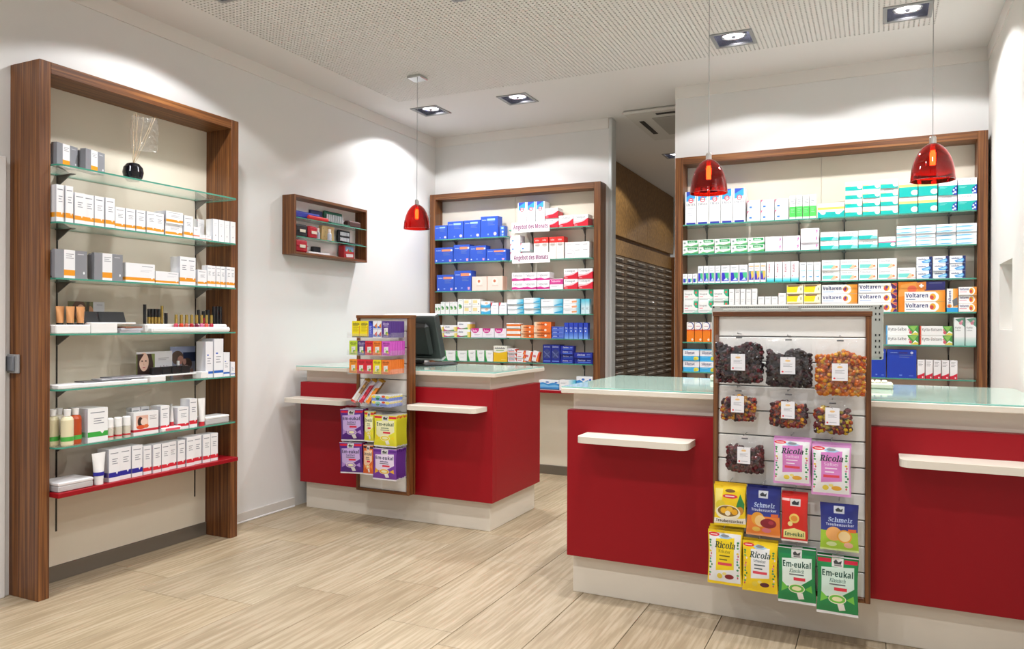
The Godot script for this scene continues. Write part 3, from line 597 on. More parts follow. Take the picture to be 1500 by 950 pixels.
		"darkblue": ["dark blue carton with woven emblem", 92, 168, "#1f2c8e", [["t", "Zovirax", 0.14, 0.07, 0.7, 0.08, "#e4e8f6", 2], ["e", 0.5, 0.5, 0.4, 0.26, "#38407e"], ["p", [0.14, 0.34, 0.86, 0.66, 0.8, 0.72, 0.12, 0.4], "#6d76a8"], ["p", [0.86, 0.34, 0.14, 0.66, 0.2, 0.72, 0.88, 0.4], "#54608f"], ["r", 0.1, 0.86, 0.8, 0.06, "#6d8ce6"], ["r", 0, 0, 0.03, 1, "#131c66"]]],
		"darkblue2": ["flat dark blue carton with white brand name", 140, 46, "#1c2b98", [["t", "Zovirax", 0.18, 0.2, 0.42, 0.34, "#eef1fb", 2, 0.15], ["r", 0.7, 0.3, 0.2, 0.14, "#8fa2e6"], ["p", [0.2, 0.72, 0.9, 0.62, 0.9, 0.76, 0.2, 0.84], "#4f7be0"], ["r", 0, 0.94, 1, 0.06, "#111a60"]]],
		"wave": ["blue and white tissue pack with waves", 168, 84, "#f2f6fb", [["p", [0, 0.3, 0.2, 0.22, 0.45, 0.38, 0.7, 0.24, 1, 0.36, 1, 0.86, 0, 0.86], "#3b93da"], ["p", [0, 0.5, 0.25, 0.4, 0.5, 0.56, 0.8, 0.44, 1, 0.56, 1, 0.7, 0, 0.7], "#7fc0ee"], ["e", 0.42, 0.2, 0.09, 0.07, "#3a6fc4"], ["e", 0.86, 0.22, 0.08, 0.07, "#3a6fc4"], ["r", 0, 0.86, 1, 0.1, "#2d466c"]]],
		"hausorange": ["white cosmetic carton with orange band", 72, 180, "#fbfbfd", haus.call("#f8a01c", 0.74, 0.13)],
		"hausflat": ["flat white cosmetic carton with orange band", 128, 76, "#fbfbfd", haus.call("#f8a01c", 0.66, 0.2)],
		"haussmall": ["tiny white cosmetic carton with coral line", 56, 80, "#fbfbfd", [["r", 0, 0.68, 1, 0.1, "#f08a6a"], ["l", 0.2, 0.2, 0.5, 2, "#c9ccd6"]]],
		"hausplain": ["plain white cosmetic carton with small dot", 60, 164, "#fbfbfc", [["e", 0.5, 0.72, 0.07, 0.025, "#8d8792"], ["l", 0.24, 0.2, 0.5, 2, "#dcdee4"], ["r", 0.0, 0, 0.02, 1, "#cfd0d8"]]],
		"hauslow": ["low wide white cosmetic carton with orange band", 176, 96, "#fafafd", [["r", 0, 0.74, 1, 0.16, "#f8a01c"], ["p", [0.86, 0.74, 0.9, 0.82, 0.94, 0.74], "#fbfbfd"], ["l", 0.55, 0.14, 0.38, 1, grey], ["l", 0.5, 0.34, 0.4, 2, "#d0d3dc"]]],
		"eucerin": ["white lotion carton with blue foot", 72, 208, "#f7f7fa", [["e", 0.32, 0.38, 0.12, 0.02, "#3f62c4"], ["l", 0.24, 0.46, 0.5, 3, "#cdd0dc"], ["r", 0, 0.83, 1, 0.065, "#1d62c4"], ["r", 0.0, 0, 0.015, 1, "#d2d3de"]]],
		"hausgreen": ["white cosmetic carton with green band", 112, 160, "#f8f8f8", haus.call("#3cb043", 0.7, 0.15)],
		"hausred": ["white cosmetic carton with red band", 68, 172, "#f7f6f7", haus.call("#e02438", 0.76, 0.13)],
		"hausblue": ["white cosmetic carton with violet blue band", 80, 176, "#f8f7f9", haus.call("#24209a", 0.72, 0.15)],
	}

func more_prints():
	var shine := "#ffffff"
	var em = func(bg1, bg2, panel, logo, candy, sub, strip): 
		return [["g", 0, 0, 1, 1, bg1, bg2], ["p", [0.1, 0.2, 0.9, 0.16, 0.92, 0.52, 0.6, 0.66, 0.1, 0.7], panel], ["r", 0.36, 0.03, 0.28, 0.15, "#dcdad6"], ["p", [0.4, 0.09, 0.46, 0.06, 0.52, 0.1, 0.6, 0.07, 0.58, 0.13, 0.42, 0.13], "#3c3d3a"], ["r", 0.42, 0.14, 0.18, 0.02, "#6b6c68"], ["r", 0.02, 0.05, 0.32, 0.065, strip], ["r", 0.66, 0.05, 0.32, 0.065, strip], ["t", "Em-eukal", 0.12, 0.23, 0.76, 0.115, logo, 2], ["t", sub, 0.3, 0.37, 0.4, 0.065, logo, 1, 0.2] if sub != "" else ["s", 0.32, 0.38, 0.36, 0.05, logo], ["l", 0.3, 0.46, 0.4, 1, "#8b8f94"], ["r", 0.42, 0.52, 0.32, 0.055, "#df3048"], ["e", 0.5, 0.72, 0.22, 0.085, "#fbf6dc"], ["e", 0.5, 0.72, 0.2, 0.07, candy], ["e", 0.5, 0.72, 0.13, 0.04, "#f6f2c0"], ["p", [0.28, 0.72, 0.1, 0.62, 0.08, 0.8], candy], ["p", [0.72, 0.72, 0.9, 0.64, 0.92, 0.78], candy], ["p", [0.5, 0.8, 0.66, 0.79, 0.7, 0.9, 0.55, 0.92], "#f3efe9"], ["r", 0, 0.955, 1, 0.045, "#e9e6ea"], ["r", 0, 0, 1, 0.02, "#d8d5da"]]
	var herb := []
	for k in 7:
		var yy = 0.2 + 0.1 * k
		for xx in [0.09, 0.91]:
			herb.append(["e", xx + 0.02 * ((k * 3) % 3 - 1), yy, 0.035, 0.018, ["#2f8f4e", "#5fae6a", "#e9c23a", "#d98ab0", "#3f9f78"][k % 5]])
			herb.append(["e", xx + 0.025 * ((k * 2) % 3 - 1), yy + 0.045, 0.022, 0.022, ["#3f7f3e", "#f0e2ea", "#cf5a6a", "#2f8f6e"][k % 4]])
	var ric = func(edge, middle, sub, subc, drop):
		var ops = [["r", 0, 0, 1, 1, edge], ["r", 0.04, 0.05, 0.92, 0.9, "#f2f3f4" if edge != "#f8d31c" or middle == "#f8d91f" else edge], ["p", [0.24, 0.16, 0.78, 0.12, 0.78, 0.7, 0.24, 0.74], middle], ["p", [0.3, 0.11, 0.45, 0.06, 0.58, 0.09, 0.72, 0.12, 0.6, 0.15, 0.4, 0.15], "#a8cbe6"], ["e", 0.5, 0.1, 0.12, 0.025, "#8c8f94"], ["e", 0.18, 0.085, 0.16, 0.035, "#e0343e"], ["r", 0.08, 0.078, 0.2, 0.018, "#f7dfe0"], ["t", "Ricola", 0.2, 0.2, 0.6, 0.125, "#1f3a35", 3, 0.22], ["t", sub, 0.32, 0.35, 0.36, 0.06, subc, 0], ["l", 0.34, 0.45, 0.32, 2, subc], ["r", 0.3, 0.585, 0.42, 0.05, "#e2485a"]]
		ops.append_array(herb)
		ops.append_array([["e", 0.64, 0.84, 0.13, 0.045, drop], ["e", 0.36, 0.84, 0.08, 0.05, "#f1d64a"], ["e", 0.5, 0.79, 0.06, 0.03, "#f6e58a"], ["r", 0, 0.965, 1, 0.035, edge]])
		return ops
	printed("em_purple", 176, 232, "#5a2a86", em.call("#4a1f7c", "#6b2f94", "#cfb4e6", "#27204a", "#b78fd8", "Salbei", "#d8253c"))
	printed("em_yellow", 176, 232, "#e8e23a", em.call("#e6e04a", "#dede2c", "#f4f2c4", "#2c4a30", "#f2d92a", "", "#d8253c"))
	printed("em_orange", 176, 232, "#e0662c", em.call("#dd5a2c", "#e8823c", "#f6d2ac", "#33303a", "#f08a34", "", "#3a2c34"))
	printed("em_lilac", 176, 232, "#7a3ea2", em.call("#6d329a", "#8a4cb4", "#ecdcf2", "#2c2450", "#f0b23a", "", "#5b2a86"))
	printed("em_green", 192, 256, "#1f8a4c", em.call("#8fcfa6", "#16763c", "#e4f3ea", "#12453a", "#6cc04a", "Klassisch", "#1f7a4a"))
	printed("em_green2", 192, 256, "#1f8a4c", em.call("#4fae6a", "#14703a", "#d4ebdf", "#12453a", "#7acc4c", "Klassisch", "#c81f3c"))
	printed("ric_pink", 192, 256, "#e79ad8", ric.call("#e6a0dc", "#dd86cc", "Salbei", "#fbeefa", "#f2b23c"))
	printed("ric_white", 192, 256, "#f8d31c", ric.call("#f8d31c", "#f8d91f", "Kräuter", "#8a7a1c", "#8f1f2a"))
	printed("ric_yellow", 192, 256, "#f8d31c", ric.call("#f8d31c", "#f1f2f3", "Schweizer", "#4c6470", "#5a2430"))
	printed("traub", 176, 232, "#f6d21e", [["g", 0, 0, 1, 1, "#f7d822", "#f3c41a"], ["p", [0.05, 0.1, 0.3, 0.1, 0.2, 0.6, 0, 0.7], "#f9e77c"], ["e", 0.52, 0.14, 0.16, 0.04, "#7a5a2a"], ["e", 0.52, 0.27, 0.24, 0.05, "#d8384c"], ["r", 0.36, 0.255, 0.3, 0.028, "#fbe6e8"], ["p", [0.72, 0.5, 0.84, 0.2, 0.98, 0.44, 0.96, 0.62], "#2f8a4a"], ["e", 0.84, 0.6, 0.11, 0.1, "#c98a2c"], ["e", 0.2, 0.5, 0.16, 0.12, "#e8d43a"], ["e", 0.45, 0.66, 0.4, 0.18, "#fbf3d8"], ["e", 0.45, 0.63, 0.34, 0.13, "#8a6a34"], ["e", 0.3, 0.62, 0.1, 0.07, "#f4b82a"], ["e", 0.5, 0.58, 0.11, 0.07, "#f6c23a"], ["e", 0.66, 0.64, 0.1, 0.07, "#f2b022"], ["e", 0.44, 0.68, 0.09, 0.06, "#fbf0d4"], ["p", [0, 0.82, 1, 0.78, 1, 0.92, 0, 0.95], "#f5f1e4"], ["t", "Traubenzucker", 0.06, 0.83, 0.86, 0.075, "#3a3026", 2]])
	printed("schmelz", 176, 232, "#262a78", [["g", 0, 0, 1, 0.6, "#23276e", "#34429a"], ["r", 0, 0.58, 1, 0.42, "#ee8434"], ["r", 0.36, 0.06, 0.28, 0.15, "#c9ccd4"], ["p", [0.4, 0.13, 0.48, 0.09, 0.54, 0.13, 0.6, 0.1, 0.58, 0.17, 0.42, 0.17], "#34363a"], ["t", "Schmelz", 0.22, 0.3, 0.62, 0.1, "#c9dcf6", 3, 0.15], ["t", "Traubenzucker", 0.14, 0.42, 0.76, 0.06, "#e6eefb", 2], ["r", 0.74, 0.52, 0.22, 0.07, "#e26a3a"], ["e", 0.34, 0.64, 0.2, 0.14, "#f0a83c"], ["e", 0.42, 0.68, 0.17, 0.12, "#f8d08a"], ["e", 0.66, 0.72, 0.24, 0.1, "#8f1f34"], ["e", 0.74, 0.7, 0.08, 0.04, "#b83a4c"], ["e", 0.3, 0.86, 0.12, 0.05, "#f2c65a"], ["e", 0.6, 0.87, 0.14, 0.05, "#e27a8c"], ["r", 0, 0.96, 1, 0.04, "#f3a46a"]])
	printed("schmelz2", 176, 232, "#262a78", [["g", 0, 0, 1, 0.6, "#20246a", "#34429a"], ["r", 0, 0.58, 1, 0.42, "#a6cf3c"], ["r", 0.36, 0.06, 0.28, 0.15, "#c9ccd4"], ["p", [0.4, 0.13, 0.48, 0.09, 0.54, 0.13, 0.6, 0.1, 0.58, 0.17, 0.42, 0.17], "#34363a"], ["t", "Schmelz", 0.2, 0.29, 0.64, 0.1, "#c9dcf6", 3, 0.15], ["t", "Traubenzucker", 0.14, 0.41, 0.76, 0.06, "#e6eefb", 2], ["r", 0.74, 0.52, 0.22, 0.07, "#e26a3a"], ["e", 0.36, 0.64, 0.22, 0.15, "#f2b06a"], ["e", 0.64, 0.68, 0.2, 0.14, "#f0a83c"], ["e", 0.64, 0.68, 0.16, 0.11, "#f9dca4"], ["e", 0.3, 0.86, 0.14, 0.05, "#d8ecac"], ["e", 0.74, 0.86, 0.12, 0.06, "#f0b8a0"], ["r", 0, 0.96, 1, 0.04, "#d3e89a"]])
	printed("em_red", 144, 232, "#d8281f", [["g", 0, 0, 1, 1, "#dd2c20", "#c81f1a"], ["r", 0.34, 0.1, 0.4, 0.15, "#d6d3d0"], ["p", [0.4, 0.18, 0.5, 0.13, 0.58, 0.17, 0.68, 0.14, 0.66, 0.22, 0.42, 0.22], "#34363a"], ["r", 0.02, 0.1, 0.3, 0.05, "#f3c9c6"], ["e", 0.5, 0.5, 0.2, 0.1, "#f3d36a"], ["e", 0.5, 0.5, 0.13, 0.06, "#e8953a"], ["e", 0.34, 0.62, 0.1, 0.05, "#f6e29a"], ["p", [0.08, 0.76, 0.5, 0.7, 0.92, 0.76, 0.92, 0.92, 0.08, 0.92], "#f6ec9a"], ["t", "Em-eukal", 0.14, 0.785, 0.72, 0.09, "#1f5a3a", 2], ["r", 0, 0.96, 1, 0.04, "#efe4e2"]])
	for c in [["lemon", "#f2df1f", "#3a3414"], ["lime", "#c3de3a", "#30401c"], ["plum", "#4c3272", "#d9cfe6"], ["cherry", "#df2f3c", "#5a0f1c"], ["orange", "#f5822c", "#4c2410"], ["pink", "#d45ac6", "#4c1450"], ["amber", "#f59a2c", "#4c2c10"], ["violet", "#5a3a8c", "#e6dcf2"]]:
		var fg = c[2]
		printed("box_" + c[0], 80, 132, c[1], [["t", "Ricola", 0.12, 0.1, 0.76, 0.13, fg, 3, 0.2], ["r", 0.2, 0.28, 0.6, 0.025, fg], ["p", [0.26, 0.42, 0.76, 0.4, 0.74, 0.8, 0.28, 0.82], "#eceae6"], ["e", 0.6, 0.74, 0.16, 0.1, "#7fb04a"], ["e", 0.72, 0.8, 0.1, 0.07, "#f0c43a"], ["e", 0.44, 0.56, 0.1, 0.06, "#cfd3cf"], ["l", 0.16, 0.9, 0.66, 1, fg]])
	printed("box_extra", 120, 168, "#f4e018", [["s", 0.1, 0.08, 0.8, 0.16, "#2f3036"], ["r", 0.12, 0.28, 0.6, 0.03, "#4a4a30"], ["l", 0.12, 0.4, 0.7, 4, "#d3b81a"], ["r", 0.86, 0.3, 0.05, 0.62, "#e0562c"], ["r", 0, 0.93, 1, 0.07, "#5a5334"]])
	printed("box_tile", 96, 160, "#f1f2f6", [["p", [0.05, 0.4, 0.9, 0.12, 0.9, 0.42], "#e3843c"], ["p", [0.05, 0.44, 0.9, 0.44, 0.1, 0.28], "#3f6fd0"], ["p", [0.05, 0.9, 0.9, 0.62, 0.9, 0.92], "#d85a4c"], ["p", [0.05, 0.94, 0.9, 0.94, 0.1, 0.78], "#3f6fd0"], ["r", 0, 0.5, 1, 0.02, "#a9aec0"], ["r", 0.96, 0, 0.04, 1, "#a9aec0"]])
	printed("box_cobalt", 48, 160, "#3346c8", [["l", 0.2, 0.3, 0.6, 7, "#e4e9fb"], ["p", [0, 0, 1, 0, 1, 0.2], "#1f2a80"]])
	printed("angebot", 240, 66, "#fdfbfc", [["t", "Angebot des Monats", 0.05, 0.2, 0.9, 0.6, "#b03a86", 2]])
	printed("portrait", 176, 88, "#dcdcdf", [["r", 0, 0.1, 0.5, 0.9, "#7b8a4a"], ["p", [0.02, 0.1, 0.4, 0.1, 0.46, 0.55, 0.44, 1, 0.02, 1], "#3a2620"], ["e", 0.2, 0.44, 0.13, 0.4, "#e9c3ad"], ["e", 0.15, 0.4, 0.025, 0.03, "#4a3430"], ["e", 0.25, 0.4, 0.025, 0.03, "#4a3430"], ["p", [0.19, 0.44, 0.215, 0.58, 0.18, 0.58], "#d9a58f"], ["e", 0.2, 0.68, 0.04, 0.025, "#c2616a"], ["p", [0.02, 0.1, 0.2, 0.1, 0.08, 0.4, 0.04, 0.9], "#33201b"], ["l", 0.6, 0.3, 0.3, 2, "#b9babf"], ["s", 0.66, 0.62, 0.26, 0.16, "#b27f92"]])
	printed("beach", 112, 112, "#aebbe0", [["r", 0, 0.5, 1, 0.5, "#8e93a8"], ["r", 0.5, 0.2, 0.5, 0.3, "#27345a"], ["e", 0.28, 0.36, 0.24, 0.22, "#6a564c"], ["e", 0.4, 0.44, 0.12, 0.14, "#c29080"], ["e", 0.66, 0.58, 0.2, 0.2, "#5a473e"], ["p", [0.1, 1, 0.2, 0.66, 0.44, 0.62, 0.5, 1], "#a58480"], ["p", [0.5, 1, 0.6, 0.76, 0.9, 0.74, 0.95, 1], "#8c6c66"], ["e", 0.56, 0.5, 0.07, 0.1, "#c8988a"]])
	printed("face_card", 176, 84, "#c9c9ca", [["r", 0, 0, 0.68, 1, "#6a6a44"], ["e", 0.3, 0.44, 0.2, 0.5, "#5c3d28"], ["e", 0.34, 0.6, 0.13, 0.46, "#d9a98c"], ["e", 0.29, 0.66, 0.025, 0.05, "#4a342a"], ["e", 0.4, 0.68, 0.025, 0.05, "#4a342a"], ["e", 0.6, 0.56, 0.09, 0.34, "#c08a62"], ["p", [0.5, 0, 0.58, 0, 0.54, 1, 0.46, 1], "#3f3d2c"], ["l", 0.78, 0.14, 0.16, 1, "#8d8e94"]])
	printed("picture_box", 144, 132, "#f3f1f1", [["r", 0.1, 0.16, 0.48, 0.5, "#e9b7a2"], ["e", 0.26, 0.42, 0.1, 0.2, "#3a2420"], ["e", 0.42, 0.44, 0.14, 0.16, "#f3d6c4"], ["e", 0.3, 0.66, 0.18, 0.09, "#e0552c"], ["e", 0.5, 0.64, 0.1, 0.08, "#e8713c"], ["l", 0.64, 0.2, 0.28, 3, "#bdb9bf"], ["r", 0, 0.76, 1, 0.1, "#cf2438"]])
	printed("tin", 128, 88, "#8f9096", [["r", 0.28, 0, 0.34, 1, "#f6f6f8"], ["r", 0.28, 0.7, 0.34, 0.2, "#f8a01c"], ["l", 0.34, 0.14, 0.24, 3, "#c4c7d0"], ["l", 0.7, 0.12, 0.2, 1, "#e6e6ea"], ["e", 0.9, 0.78, 0.03, 0.05, "#f2f2f4"]])
	printed("card", 84, 104, "#f3f2f6", [["e", 0.5, 0.22, 0.18, 0.06, "#f3c98a"], ["l", 0.2, 0.4, 0.6, 3, "#c9c9d6"], ["e", 0.16, 0.86, 0.07, 0.05, "#d8343e"], ["r", 0.3, 0.84, 0.5, 0.03, "#a9a9b4"], ["e", 0.5, 0.06, 0.03, 0.022, "#6b6b74"]])
	printed("bar_berry", 60, 200, "#cfcbd2", [["r", 0.1, 0.05, 0.3, 0.9, "#a9a3b4"], ["p", [0.4, 0.3, 1, 0.2, 1, 1, 0.3, 1], "#c4283c"], ["e", 0.6, 0.6, 0.2, 0.06, "#8a1426"], ["e", 0.7, 0.76, 0.2, 0.06, "#e8536a"], ["r", 0, 0, 1, 0.08, "#c99a2c"], ["r", 0.36, 0.2, 0.08, 0.7, "#f1eff3"]])
	printed("bar_orange", 60, 200, "#cfcbd2", [["r", 0.1, 0.05, 0.3, 0.9, "#b4aebb"], ["p", [0.4, 0.4, 1, 0.3, 1, 1, 0.3, 1], "#f08a24"], ["e", 0.6, 0.7, 0.2, 0.08, "#f7b44a"], ["e", 0.5, 0.46, 0.14, 0.05, "#7fb04a"], ["r", 0, 0, 1, 0.08, "#c99a2c"], ["r", 0.36, 0.3, 0.08, 0.6, "#f1eff3"]])
	printed("bar_nut", 60, 200, "#cfc6bb", [["r", 0.1, 0.05, 0.34, 0.9, "#e6e2e4"], ["p", [0.5, 0.1, 1, 0.1, 1, 0.6, 0.5, 0.6], "#9a7448"], ["e", 0.7, 0.3, 0.2, 0.06, "#d8a44a"], ["r", 0, 0, 1, 0.08, "#b98a2c"], ["r", 0, 0.92, 1, 0.08, "#c8382c"]])
	printed("bar_fruit", 160, 60, "#7f9ae0", [["r", 0, 0, 1, 0.4, "#e6eaea"], ["e", 0.12, 0.3, 0.1, 0.24, "#f0dc3a"], ["e", 0.36, 0.34, 0.14, 0.22, "#8fd0b0"], ["e", 0.66, 0.24, 0.1, 0.2, "#e0562c"], ["e", 0.88, 0.34, 0.12, 0.24, "#f0e06a"], ["e", 0.34, 0.66, 0.1, 0.2, "#2f7a5a"], ["s", 0.5, 0.62, 0.36, 0.26, "#2c3f9a"]])
	printed("candy_tin", 96, 84, "#b01c26", [["r", 0.15, 0.05, 0.8, 0.4, "#86b4d8"], ["p", [0.2, 0.45, 0.35, 0.2, 0.5, 0.45], "#e8ecf0"], ["p", [0.45, 0.45, 0.6, 0.25, 0.8, 0.45], "#4b9a45"], ["e", 0.42, 0.38, 0.07, 0.1, "#d8342c"], ["r", 0.15, 0.45, 0.8, 0.14, "#d8322c"], ["p", [0.2, 0.66, 0.9, 0.62, 0.9, 0.86, 0.25, 0.9], "#f2eff0"]])
	printed("dots", 112, 88, "#c9ad76", [["e", 0.1, 0.2, 0.02, 0.025, "#5c4424"], ["e", 0.3, 0.4, 0.02, 0.025, "#5c4424"], ["e", 0.5, 0.16, 0.02, 0.025, "#7a3d2c"], ["e", 0.7, 0.34, 0.02, 0.025, "#5c4424"], ["e", 0.9, 0.2, 0.02, 0.025, "#5c4424"], ["e", 0.2, 0.7, 0.02, 0.025, "#7a3d2c"], ["e", 0.6, 0.62, 0.02, 0.025, "#5c4424"], ["e", 0.8, 0.8, 0.02, 0.025, "#5c4424"], ["e", 0.4, 0.86, 0.02, 0.025, "#5c4424"]])
	printed("film", 16, 16, "#f4f4f6", [])

# ---------------------------------------------------------------- the place
const NTH := ["", "first", "second", "third", "fourth", "fifth", "sixth", "seventh", "eighth", "ninth", "tenth", "eleventh", "twelfth", "thirteenth", "fourteenth", "fifteenth"]
var spots := []      # downlights: [x, depth, lean]
var wood_up
var wood_x
var wood_z
var cream
var red
var white
var dark
var steel
var glass
var glass_edge
var film
var card_mat

func set_stage():
	# camera, from the vanishing points of the photograph
	var yaw := deg_to_rad(-25.556)
	var pitch := deg_to_rad(-0.042)
	var roll := deg_to_rad(0.2196)
	var f := Vector3(sin(yaw) * cos(pitch), sin(pitch), -cos(yaw) * cos(pitch))
	var r := Vector3(cos(yaw), 0, sin(yaw))
	var u := r.cross(f)
	var cam := Camera3D.new()
	cam.name = "camera"
	cam.fov = 2.0 * rad_to_deg(atan(475.0 / 1115.84))
	cam.near = 0.05
	cam.far = 60.0
	cam.transform = Transform3D(Basis(cos(roll) * r + sin(roll) * u, -sin(roll) * r + cos(roll) * u, -f), Vector3(0, 1.25, 0))
	add_child(cam)
	cam.current = true
	var e := Environment.new()
	e.background_mode = Environment.BG_COLOR
	e.background_color = Color(0.80, 0.88, 1.0)
	e.background_energy_multiplier = 0.5
	e.tonemap_mode = Environment.TONE_MAPPER_LINEAR
	e.tonemap_exposure = EXPOSURE
	e.sdfgi_enabled = true
	e.ssao_enabled = true
	e.ssil_enabled = true
	var we := WorldEnvironment.new()
	we.name = "world"
	we.environment = e
	add_child(we)

const EXPOSURE := 1.06
const SPILL := 1.0       # wide light of a ceiling spot
const BEAM := 1.45        # its inner beam

func make_materials():
	var walnut := [[0.0, Color("#4a2913")], [0.4, Color("#62391b")], [0.52, Color("#704421")], [0.64, Color("#7e4f28")], [1.0, Color("#946234")]]
	wood_up = grained("walnut upright", walnut, 0.012, Vector3(9.0, 0.16, 9.0), 0.4, 7)
	wood_x = grained("walnut along x", walnut, 0.012, Vector3(0.16, 9.0, 9.0), 0.4, 7)
	wood_z = grained("walnut along z", walnut, 0.012, Vector3(9.0, 9.0, 0.16), 0.4, 7)
	cream = mat("cream laminate", Color("#ddd5c7"), 0.45)
	red = mat("red laminate", Color("#930b18"), 0.45, 0.0, 0.35)
	white = mat("white lacquer", Color("#e6e4e2"), 0.5)
	dark = mat("dark bracket metal", Color("#7d7b78"), 0.45, 0.5)
	steel = mat("brushed steel", Color("#b9b9bb"), 0.35, 0.9)
	glass = pane("shelf glass", Color(0.82, 0.95, 0.9, 0.1), 0.02)
	glass_edge = mat("glass edge", Color("#4a937e"), 0.12)
	film = pane("clear film", Color(0.97, 0.97, 1.0, 0.025), 0.06)
	film.metallic_specular = 0.7

# ------------------------------------------------ shell
func shell():
	var wall = mat("wall paint", Color("#dedddb"), 0.85)
	var ceil_paint = mat("ceiling paint", Color("#e0ddda"), 0.9)
	# floor: a slab with planks laid on it, joints two millimetres wide
	var base = structure(box(V(-3.7, -0.1, -2.4), V(0.8, -0.012, 10.4)), "floor", mat("joint", Color("#6d6152"), 0.9))
	var plank_tone := [[0.0, Color("#97876e")], [0.4, Color("#a39379")], [0.5, Color("#aa9a80")], [0.6, Color("#b0a087")], [1.0, Color("#bcae97")]]
	var tones := []
	for k in 5:
		var m = grained("plank %d" % k, plank_tone, 0.014, Vector3(4.6, 4.6, 0.26), 0.4, 21, Vector3(0.37 * k, 0, 0.23 * k))
		m.albedo_color = [Color(1, 1, 1), Color(0.97, 0.965, 0.96), Color(0.985, 0.97, 0.95), Color(0.95, 0.94, 0.93), Color(1, 0.99, 0.97)][k]
		tones.append(m)
	var r := RandomNumberGenerator.new()
	r.seed = 5
	var pw := 0.3165
	var x := -0.594 - pw * 10
	var lengths := {}
	while x < 0.7:
		var d := -2.35 - r.randf() * 0.9
		var a = maxf(x, -3.66)
		var b = minf(x + pw, 0.7)
		while d < 10.3:
			var ln = 0.92
			var d0 = maxf(d, -2.35)
			var d1 = minf(d + ln, 10.3)
			if d1 - d0 > 0.02:
				var key = "plank %.3f %.3f" % [b - a, d1 - d0]
				if not mesh_cache.has(key):
					mesh_cache[key] = box(Vector3(0.0014, -0.012, -(d1 - d0) + 0.0014), Vector3(b - a - 0.0014, 0, -0.0014), 0.0012)
				put(mesh_cache[key], "plank", tones[r.randi() % 5], base, V(a, 0, d0))
			d += ln
		x += pw
	# walls
	structure(box(V(WALL_L - 0.1, 0, -2.3), V(WALL_L, 3.2, 6.0)), "wall_left", wall)
	structure(box(V(WALL_L, 0, BACK_M), V(-1.955, CEIL, BACK_M + 0.1)), "wall_back", wall)
	structure(box(V(-1.28, 0, BACK_R), V(WALL_R, CEIL, BACK_R + 0.2)), "wall_back", wall)
	# shop front behind the camera: a wide window to the street
	var wf := S()
	sheet_with_holes(wf, Vector2(WALL_L - 0.1, 0), Vector2(WALL_R + 0.3, 3.2), [Rect2(-3.1, 0.45, 3.3, 2.2)], func(s, lo, hi): bx(s, V(lo.x, lo.y, -2.4), V(hi.x, hi.y, -2.3)))
	structure(wf.commit(), "wall_front", wall)
	var win = structure(box(V(-3.1, 0.45, -2.352), V(0.2, 2.65, -2.348)), "window_1", pane("window glass", Color(0.9, 0.95, 0.95, 0.04), 0.02))
	for q in [[-3.1, -3.05], [-2.025, -1.975], [-0.95, -0.9], [0.15, 0.2]]:
		structure(box(V(q[0], 0.45, -2.38), V(q[1], 2.65, -2.32), 0.004), "window_frame", white, win)
	structure(box(V(-2.62, 0, 6.0), V(-2.52, 3.2, 10.3)), "wall_store_left", wall)
	structure(box(V(-3.7, 0, 10.3), V(WALL_R + 0.3, 3.2, 10.4)), "wall_store_back", wall)
	# right wall with a niche
	var st := S()
	sheet_with_holes(st, Vector2(-2.3, 0), Vector2(10.3, 3.2), [Rect2(4.42, 1.23, 0.43, 0.352)], func(s, lo, hi): bx(s, V(WALL_R, lo.y, lo.x), V(WALL_R + 0.12, hi.y, hi.x)))
	bx(st, V(WALL_R + 0.12, 1.1, 4.3), V(WALL_R + 0.16, 1.7, 5.0))
	structure(st.commit(), "wall_right", mat("right wall paint", Color("#e2dfd9"), 0.8))
	# the pale band under the ceiling
	var band = mat("band paint", Color("#e2ded9"), 0.85)
	structure(box(V(WALL_L, 2.832, -2.3), V(WALL_L + 0.008, CEIL, BACK_M)), "trim_1", band)
	structure(box(V(WALL_L + 0.008, 2.832, BACK_M - 0.008), V(-1.955, CEIL, BACK_M)), "trim_2", band)
	structure(box(V(-1.28, 2.832, BACK_R - 0.008), V(WALL_R - 0.008, CEIL, BACK_R)), "trim_3", band)
	structure(box(V(WALL_R - 0.008, 2.832, -2.3), V(WALL_R, CEIL, BACK_R)), "trim_4", band)
	# aluminium edge of the wall where the store room opens
	structure(box(V(-1.957, 0, BACK_M - 0.004), V(-1.925, CEIL, BACK_M + 0.104), 0.006), "trim_5", mat("white edge", Color("#d3d5d4"), 0.3, 0.2))
	# baseboards
	for p in [[3.345, 4.05], [4.75, 5.75], [-2.3, 1.0]]:
		var bb = structure(box(V(WALL_L, 0.012, p[0]), V(WALL_L + 0.014, 0.064, p[1]), 0.002), "baseboard_left", mat("baseboard grey", Color("#cfcac4"), 0.5))
		structure(box(V(WALL_L, 0, p[0]), V(WALL_L + 0.018, 0.012, p[1]), 0.003), "foot_strip", mat("foot strip", Color("#ececec"), 0.3), bb)
	# white door in the left wall, ending just before the tall cabinet
	var door = structure(box(V(WALL_L, 0, 1.14), V(WALL_L + 0.012, 1.96, 2.06), 0.003), "door_1", mat("door white", Color("#dcdcdf"), 0.45))
	structure(box(V(WALL_L, 0, 2.065), V(WALL_L + 0.022, 2.0, 2.13), 0.004), "casing", white, door)
	structure(box(V(WALL_L, 0, 1.07), V(WALL_L + 0.022, 2.0, 1.135), 0.004), "casing", white, door)
	structure(box(V(WALL_L, 1.965, 1.135), V(WALL_L + 0.022, 2.0, 2.065), 0.004), "casing", white, door)
	structure(box(V(WALL_L + 0.012, 1.02, 1.2), V(WALL_L + 0.05, 1.04, 1.32), 0.006), "handle", steel, door)
	# ceiling: plain board with openings, a perforated field, a dark felt above it
	var cell := 0.025
	var n := 2
	var tile := cell * n
	var px0 := -3.256
	var cols := 71
